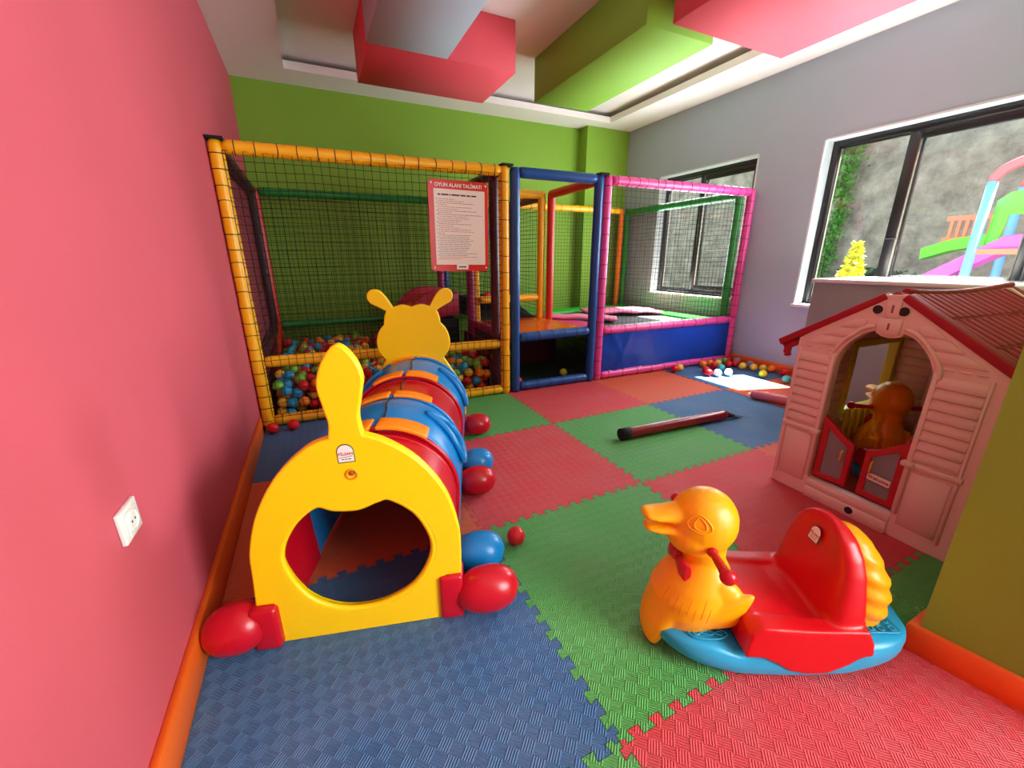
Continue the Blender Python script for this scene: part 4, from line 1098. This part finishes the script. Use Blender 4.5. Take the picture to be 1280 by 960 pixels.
# side and back walls
def wall_side(sg):
    y = sg*(HW-0.018)
    hole_w = [(0.46, 0.345), (0.46, 0.79), (0.955, 0.79), (0.955, 0.345)]
    M = frame_M((0, y, 0), (1, 0, 0), (0, 0, 1), (0, -1, 0))
    s_ = slab('side_wall', [(0.05, 0), (ED, 0), (ED, 0.83), (0.05, 0.83)], [hole_w], 0.03, HOUSE, ph, M, 0.003)
    fr = MB(); yi = y-sg*0.017
    for (a, b, c, d) in ((0.452, 0.497, 0.345, 0.80), (0.918, 0.963, 0.345, 0.80), (0.497, 0.918, 0.755, 0.80), (0.497, 0.918, 0.345, 0.372)):
        fr.box((a, min(y-0.026, y+0.026), c), (b, max(y-0.026, y+0.026), d))
    fo_ = fr.build('window_frame', LIME, s_, bevel=0.005)
    fb = MB(); yb = y-sg*0.055
    fb.box((0.44, min(yb, y), 0.155), (0.975, max(yb, y), 0.185)); fb.box((0.44, min(yb, yb+0.012*sg), 0.225), (0.975, max(yb, yb+0.012*sg), 0.255)); fb.box((0.44, min(yb, yb+0.012*sg), 0.315), (0.975, max(yb, yb+0.012*sg), 0.338))
    fb.build('fence_rail', LIME, s_, bevel=0.003, segs=1)
    for k in range(8):
        x = 0.455+k*0.066
        m = MB(); ya, yb2 = yb-0.012*sg, yb+0.004*sg
        m.prism([(x, 0.16), (x+0.042, 0.16), (x+0.042, 0.372), (x+0.032, 0.388), (x+0.010, 0.388), (x, 0.372)], lambda q, z: (q, ya, z), lambda q, z: (q, yb2, z)); m.build('picket', LIME, s_, bevel=0.004, segs=1)
    for k in range(7):
        z0 = 0.39+k*0.06
        MB().box((0.07, min(yi, yi-sg*0.006), z0), (0.44, max(yi, yi-sg*0.006), z0+0.054)).build('wall_board', HOUSE, s_, bevel=0.002, segs=1)
wall_side(1); wall_side(-1)
bk_ = slab('back_wall', fo, [], 0.03, HOUSE, ph, PH(ED), 0.003)
for k in range(15):
    z0 = 0.05+k*0.052
    for (a, b) in ((0.175, 0.345), (-0.13, 0.13), (-0.345, -0.175)):
        MB().box((ED-0.022, a, z0), (ED-0.012, b, z0+0.046)).build('wall_board', HOUSE, bk_, bevel=0.002, segs=1)
for y in (0.155, -0.155): MB().box((ED-0.028, y-0.015, 0.0), (ED-0.012, y+0.015, 0.85)).build('wall_rib', HOUSE, bk_, bevel=0.004)
# roof: two ribbed slopes of three courses
EY, EZ, RDG = 0.462, 0.800, 1.100
XF, XBk = 0.012, 1.10
for sg in (1, -1):
    sl_ = Vector((0, sg*EY, EZ-RDG)); Ls = sl_.length; dn = sl_.normalized(); nn = Vector((0, sg*abs(dn.z), abs(dn.y)))
    top0 = Vector((0, 0.012, RDG))
    def RP(x, t, h): return top0+Vector((x, 0, 0))+dn*(t*Ls)+nn*(h - 0.022*sin(pi*min(1, max(0, (x-XF)/(XBk-XF))))*(1-t))
    m = MB(); rings = []
    for i in range(13):
        x = XF+(XBk-XF)*i/12
        rings.append([RP(x, 0, 0.0), RP(x, 0, 0.012), RP(x, 0.5, 0.012), RP(x, 1, 0.012), RP(x, 1, 0.0), RP(x, 0.5, 0.0)])
    rp = m.rings(rings, smooth=False).build('roof_slope', ROOF, ph)
    nr = 15
    for c in range(3):
        t0, t1 = 0.03+c*0.325, 0.03+(c+1)*0.325-0.004
        for k in range(nr):
            xx0 = XF+0.05+(XBk-XF-0.06)*k/nr; wd = (XBk-XF-0.06)/nr
            m = MB(); rings = []
            for t, h in ((t0, 0.010), (t0+0.01, 0.014), (t1-0.01, 0.022), (t1, 0.018)):
                row = []
                for q in range(7):
                    a = pi*q/6; row.append(RP(xx0+wd*0.5-wd*0.36*cos(a), t, h*0.9+0.010*sin(a)))
                row += [RP(xx0+wd*0.86, t, 0.008), RP(xx0+wd*0.14, t, 0.008)]
                rings.append(row)
            m.rings(rings, smooth=False).build('roof_tile', ROOF, rp)
        # overlap lip of the course
        m = MB(); m.tube([RP(XF+0.03+(XBk-XF-0.04)*i/10, t1+0.002, 0.016) for i in range(11)], 0.006, 6); m.build('course_lip', ROOF, rp)
    # barge board along the gable and curled eave end
    m = MB(); m.hexa([RP(XF-0.02, 0.06, -0.004), RP(XF+0.03, 0.06, -0.004), RP(XF+0.03, 0.06, 0.032), RP(XF-0.02, 0.06, 0.026)], [RP(XF-0.02, 1.0, -0.010), RP(XF+0.03, 1.0, -0.010), RP(XF+0.03, 1.0, 0.032), RP(XF-0.02, 1.0, 0.026)])
    m.build('barge_board', ROOF, rp, bevel=0.005)
    e = RP(0, 1.0, 0.0); y_ = e.y
    m = MB(); prof = [(0.0, 0.022), (0.0, -0.004), (-0.016, -0.020), (-0.014, -0.050), (-0.024, -0.054), (-0.020, -0.066), (-0.040, -0.068), (-0.046, -0.058), (-0.040, -0.048), (-0.042, -0.020), (-0.075, 0.0), (-0.10, 0.03)]
    m.prism([(y_+sg*p, e.z+q) for p, q in prof], lambda y, z: (XF+0.002, y, z), lambda y, z: (XF+0.030, y, z)); m.build('eave_bracket', ROOF, rp)
MB().tube([Vector((x, 0.012, RDG+0.012-0.022*sin(pi*max(0, (x-XF)/(XBk-XF))))) for x in [XF+0.06+(XBk-XF-0.06)*i/12 for i in range(13)]], 0.016, 10).build('ridge_cap', ROOF, ph)
MB().prism([(-0.36, 0.84), (0.36, 0.84), (0.04, 1.07), (-0.02, 1.07)], lambda y, z: (0.06, y, z), lambda y, z: (0.075, y, z)).build('gable_lining', ROOF, ph) if False else None

# ------------------------------------------------------------------ small things
def outlet():
    o = thing('wall_socket', 'white square wall socket on the pink wall', 'socket', (LW, 0.625, 0.640), 0)
    rx = Matrix.Rotation(radians(-4), 3, 'X')
    MB().box((0.0, -0.050, -0.042), (0.012, 0.050, 0.042)).build('plate', WHITE, o, bevel=0.003)
    MB().box((0.012, -0.032, -0.030), (0.016, 0.032, 0.030)).build('insert', WHITE, o, bevel=0.002)
    MB().tube([(0.016, 0.024*cos(a), 0.024*sin(a)) for a in [2*pi*k/24 for k in range(24)]], 0.003, 6, close=True).build('socket_ring', WHITE, o)
    for y in (-0.009, 0.009): MB().tube([(0.0145, y, 0), (0.0168, y, 0)], 0.003, 10).build('pin_hole', INKB, o)
outlet()
# padded tube lying on the tiles
t = thing('padded_tube', 'dark red vinyl padded tube lying across the green and blue tiles', 'tube', (0, 0, 0))
pa, pb = Vector((1.30, 1.515, 0.043)), Vector((2.30, 1.455, 0.043))
RV = mat('tube_red_vinyl', (136, 16, 28), 0.25, 0.25, 18)
pad('sleeve', pa.lerp(pb, 0.02), pb, RV, t, 0.040)
MB().tube([pa.lerp(pb, -0.025), pa.lerp(pb, 0.05)], 0.044, 14).build('foam_end', BLACKFOAM, t)
m = MB(); d_ = (pb-pa).normalized()
m.tube([pb-d_*0.01, pb+d_*0.05+Vector((0, 0, -0.015)), pb+d_*0.10+Vector((0, 0, -0.025))], [0.034, 0.020, 0.012], 10); m.build('torn_foam', BLACKFOAM, t)
m = MB(); m.add([pb+Vector((0.0, -0.03, 0.01)), pb+Vector((0.16, -0.045, -0.030)), pb+Vector((0.15, 0.0, -0.034)), pb+Vector((0.0, 0.03, 0.01)), pb+Vector((0.0, -0.03, 0.006)), pb+Vector((0.16, -0.045, -0.035)), pb+Vector((0.15, 0.0, -0.039)), pb+Vector((0.0, 0.03, 0.006))], [(0, 1, 2, 3), (7, 6, 5, 4), (0, 4, 5, 1), (1, 5, 6, 2), (2, 6, 7, 3), (3, 7, 4, 0)]); m.build('torn_flap', RV, t)
t = thing('padded_tube', 'pink vinyl padded tube on the sunlit tile, running behind the playhouse', 'tube')
pa, pb = Vector((2.98, 1.70, 0.043)), Vector((3.22, 1.10, 0.043))
pad('sleeve', pa, pb, mat('faded_pink_vinyl', (222, 124, 146), 0.4, 0.2, 22), t, 0.040)
MB().tube([pa+(pa-pb).normalized()*0.006, pa-(pa-pb).normalized()*0.01], 0.033, 14).build('foam_end', mat('white_foam', (236, 226, 226), 0.8), t)

# ------------------------------------------------------------------ outside
STONE = mat('rough_stone_render', (156, 148, 130), 0.9, 1.0, 6, 0.55, 3.0)
_nt = STONE.node_tree
_b = [n for n in _nt.nodes if n.type == 'BUMP'][0]; _b.inputs['Distance'].default_value = 0.09
_v = [n for n in _nt.nodes if n.type == 'TEX_NOISE']
for n in _v: n.inputs['Detail'].default_value = 9; n.inputs['Roughness'].default_value = 0.68
def outer_wall():
    bm = bmesh.new(); nx, nz = 130, 60; vs = []
    for j in range(nz+1):
        for i in range(nx+1):
            y = -4+18*i/nx; z = -0.3+7.1*j/nz
            d = 0.10*noise.noise(Vector((y*1.6, z*2.6, 0)))+0.06*noise.noise(Vector((y*5, z*7, 3)))
            vs.append(bm.verts.new((9.0-d, y, z)))
    for j in range(nz):
        for i in range(nx):
            a = j*(nx+1)+i; bm.faces.new((vs[a+1], vs[a], vs[a+nx+1], vs[a+nx+2])).smooth = True
    ex = bmesh.ops.extrude_face_region(bm, geom=bm.faces[:])
    for v in [g for g in ex['geom'] if isinstance(g, bmesh.types.BMVert)]: v.co.x = 9.5
    bmesh.ops.recalc_face_normals(bm, faces=bm.faces)
    me = bpy.data.meshes.new('wall_outside'); bm.to_mesh(me); bm.free()
    link('wall_outside', me, STONE, kind='structure')
outer_wall()
MB().box((RW+0.26, -4, -0.5), (9.5, 14, -0.3)).build('ground', mat('pale_paving', (150, 146, 136), 0.9, 0.3, 20, 0.1, 4), kind='structure')
def leaf_cloud(pts, size, rr, flat=None):
    m = MB()
    for p in pts:
        a = Vector((rr.uniform(-1, 1), rr.uniform(-1, 1), rr.uniform(-0.4, 1))).normalized()
        b = a.cross(Vector((rr.uniform(-1, 1), rr.uniform(-1, 1), rr.uniform(-1, 1)))).normalized(); s = size*rr.uniform(0.7, 1.3)
        p = Vector(p); m.add([p-b*s*0.45, p+a*s*0.3-b*s*0.1, p+a*s, p+b*s*0.45, p+a*s*0.3+b*s*0.05], [(0, 1, 2), (1, 4, 2), (4, 3, 2), (0, 3, 4, 1)])
    return m
ro = random.Random(5)
IVY = mat('ivy_leaf', (66, 128, 34), 0.6, 0, 1, 0.3, 20)
iv = thing('ivy', 'green ivy hanging down the grey stone wall outside the left pane', 'plant', (8.78, 4.3, -0.3))
pts = []
for k in range(1500):
    z = ro.uniform(0.9, 4.2); w = 0.16+0.16*max(0, (z-2.2)/1.2)
    c = 4.42+0.10*sin(z*2.1)+0.05*(z-2)
    pts.append((ro.uniform(-0.06, 0.05), c-4.3-0.10*(z > 2.7)+ro.gauss(0, w*0.55), z+0.3))
leaf_cloud(pts, 0.075, ro).build('leaves', IVY, iv, kind='stuff')
MB().tube([(0.02, 0.0, 0.0), (0.02, 0.12, 1.5), (0.0, 0.10, 3.0), (0.02, 0.2, 4.3)], 0.02, 6).build('stem', mat('bark', (84, 64, 44), 0.9), iv)
iv2 = thing('ivy', 'thin ivy strand at the upper right of the stone wall outside', 'plant', (8.78, 1.7, -0.3))
pts = [(ro.uniform(-0.05, 0.05), ro.gauss(0, 0.10), ro.uniform(2.4, 4.5)) for k in range(350)]
leaf_cloud(pts, 0.075, ro).build('leaves', IVY, iv2, kind='stuff')
MB().tube([(0.02, 0.0, 0.0), (0.02, 0.05, 2.5), (0.0, 0.0, 4.5)], 0.02, 6).build('stem', mat('bark', (84, 64, 44), 0.9), iv2)
cn = thing('golden_conifer', 'small yellow green conifer bush just outside the left window pane', 'plant', (5.7, 2.42, -0.3))
pts = []
for k in range(3600):
    z = ro.uniform(0.05, 1.72); r = 0.44*(1-z/1.78)**0.95*sqrt(ro.random())
    a = ro.uniform(0, 2*pi); q = 1+0.25*sin(3*a+z*7); pts.append((r*q*cos(a), r*q*sin(a), z))
leaf_cloud(pts, 0.060, ro).build('foliage', mat('golden_foliage', (206, 204, 40), 0.6, 0, 1, 0.15, 15), cn, kind='stuff')
MB().tube([(0, 0, 0), (0, 0, 1.2)], [0.03, 0.01], 8).build('trunk', mat('bark', (84, 64, 44), 0.9), cn)
for k, (x, y, r, h, lab) in enumerate(((8.0, 4.15, 0.45, 1.15, 'dark green shrub at the wall foot behind the ivy'), (8.0, 3.15, 0.45, 1.35, 'dark green shrub behind the golden conifer outside'), (8.1, 2.1, 0.4, 1.1, 'low dark shrub behind the pink outdoor slide'))):
    sh = thing('dark_shrub', lab, 'plant', (x, y, -0.3))
    pts = [(r*max(-0.8, min(0.8, ro.gauss(0, 0.4))), r*max(-0.9, min(0.9, ro.gauss(0, 0.5))), h*ro.random()**0.7) for q in range(900)]
    leaf_cloud(pts, 0.10, ro).build('foliage', mat('dark_foliage', (46, 78, 52), 0.6, 0, 1, 0.3, 15), sh, kind='stuff')
    MB().tube([(0, 0, 0), (0, 0, h*0.7)], [0.03, 0.01], 8).build('trunk', mat('bark', (84, 64, 44), 0.9), sh)
# outdoor slide set
og = thing('outdoor_slide_set', 'outdoor playground set with pink slide, blue post and green panels seen through glass', 'playground', (6.5, 1.4, -0.3))
PLP = mat('slide_pink', (232, 80, 190), 0.4); PLG = mat('panel_green', (90, 210, 40), 0.4); PLB = mat('post_blue', (110, 180, 226), 0.4); PLR = mat('hoop_red', (236, 92, 96), 0.4); PLO = mat('rail_orange', (240, 120, 84), 0.4)
def Q(x, y, z): return Vector((x-6.5, y-1.4, z+0.3))
m = MB(); rings = []
for y, z in ((1.10, 1.44), (1.35, 1.40), (1.7, 1.15), (2.05, 0.90), (2.5, 0.55), (2.9, 0.2), (3.15, 0.08)):
    rings.append([Q(6.28, y, z+0.06), Q(6.31, y, z+0.07), Q(6.36, y, z-0.06), Q(6.64, y, z-0.06), Q(6.70, y, z+0.07), Q(6.73, y, z+0.06), Q(6.68, y, z-0.10), Q(6.33, y, z-0.10)])
m.rings(rings, smooth=False).build('slide_chute', PLP, og)
for x, y in ((6.3, 1.56), (6.3, 0.62), (7.2, 1.56), (7.2, 0.62)): MB().tube([Q(x, y, -0.3), Q(x, y, 2.05)], 0.045, 12).build('post', PLB, og)
for x in (6.3, 7.2): MB().tube([Q(x, 1.09+0.47*cos(a), 2.05+0.22*sin(a)) for a in [pi*k/16 for k in range(17)]], 0.05, 10).build('hoop', PLR, og)
MB().box(Q(6.28, 0.65, 1.28), Q(7.22, 1.52, 1.34)).build('deck', PLO, og)
pnl = [(1.50, 1.36), (1.50, 1.85), (1.42, 1.92), (1.28, 1.95), (1.12, 2.03), (0.95, 1.95), (0.70, 1.85), (0.70, 1.36), (0.80, 1.36), (0.80, 1.66), (1.38, 1.70), (1.40, 1.36)]
m = MB(); m.prism(pnl, lambda y, z: Q(6.36, y, z), lambda y, z: Q(6.41, y, z)); m.build('side_panel', PLG, og, bevel=0.01)
m = MB(); m.box(Q(7.3, 1.55, 1.72), Q(7.34, 2.2, 1.78)); m.box(Q(7.3, 1.55, 1.46), Q(7.34, 2.2, 1.51)); m.build('railing', PLO, og)
for k in range(8): MB().box(Q(7.305, 1.60+k*0.075, 1.50), Q(7.335, 1.635+k*0.075, 1.74)).build('railing_bar', PLO, og)
m = MB(); m.box(Q(7.305, 1.60, 1.48), Q(7.335, 1.70, 1.76)); m.build('railing_board', PLO, og)
for k in range(6): MB().box(Q(7.23, 0.86+k*0.09, 1.36), Q(7.26, 0.90+k*0.09, 1.80)).build('rear_bar', mat('rail_tan', (214, 150, 120), 0.5), og)
m = MB(); rings = []
for y, z in ((1.62, 1.46), (1.80, 1.45), (2.00, 1.41), (2.18, 1.34), (2.26, 1.31)):
    rings.append([Q(6.95, y, z+0.06), Q(7.0, y, z-0.04), Q(7.25, y, z-0.04), Q(7.3, y, z+0.06), Q(7.27, y, z-0.08), Q(6.98, y, z-0.08)])
m.rings(rings, smooth=False).build('green_chute', PLG, og)
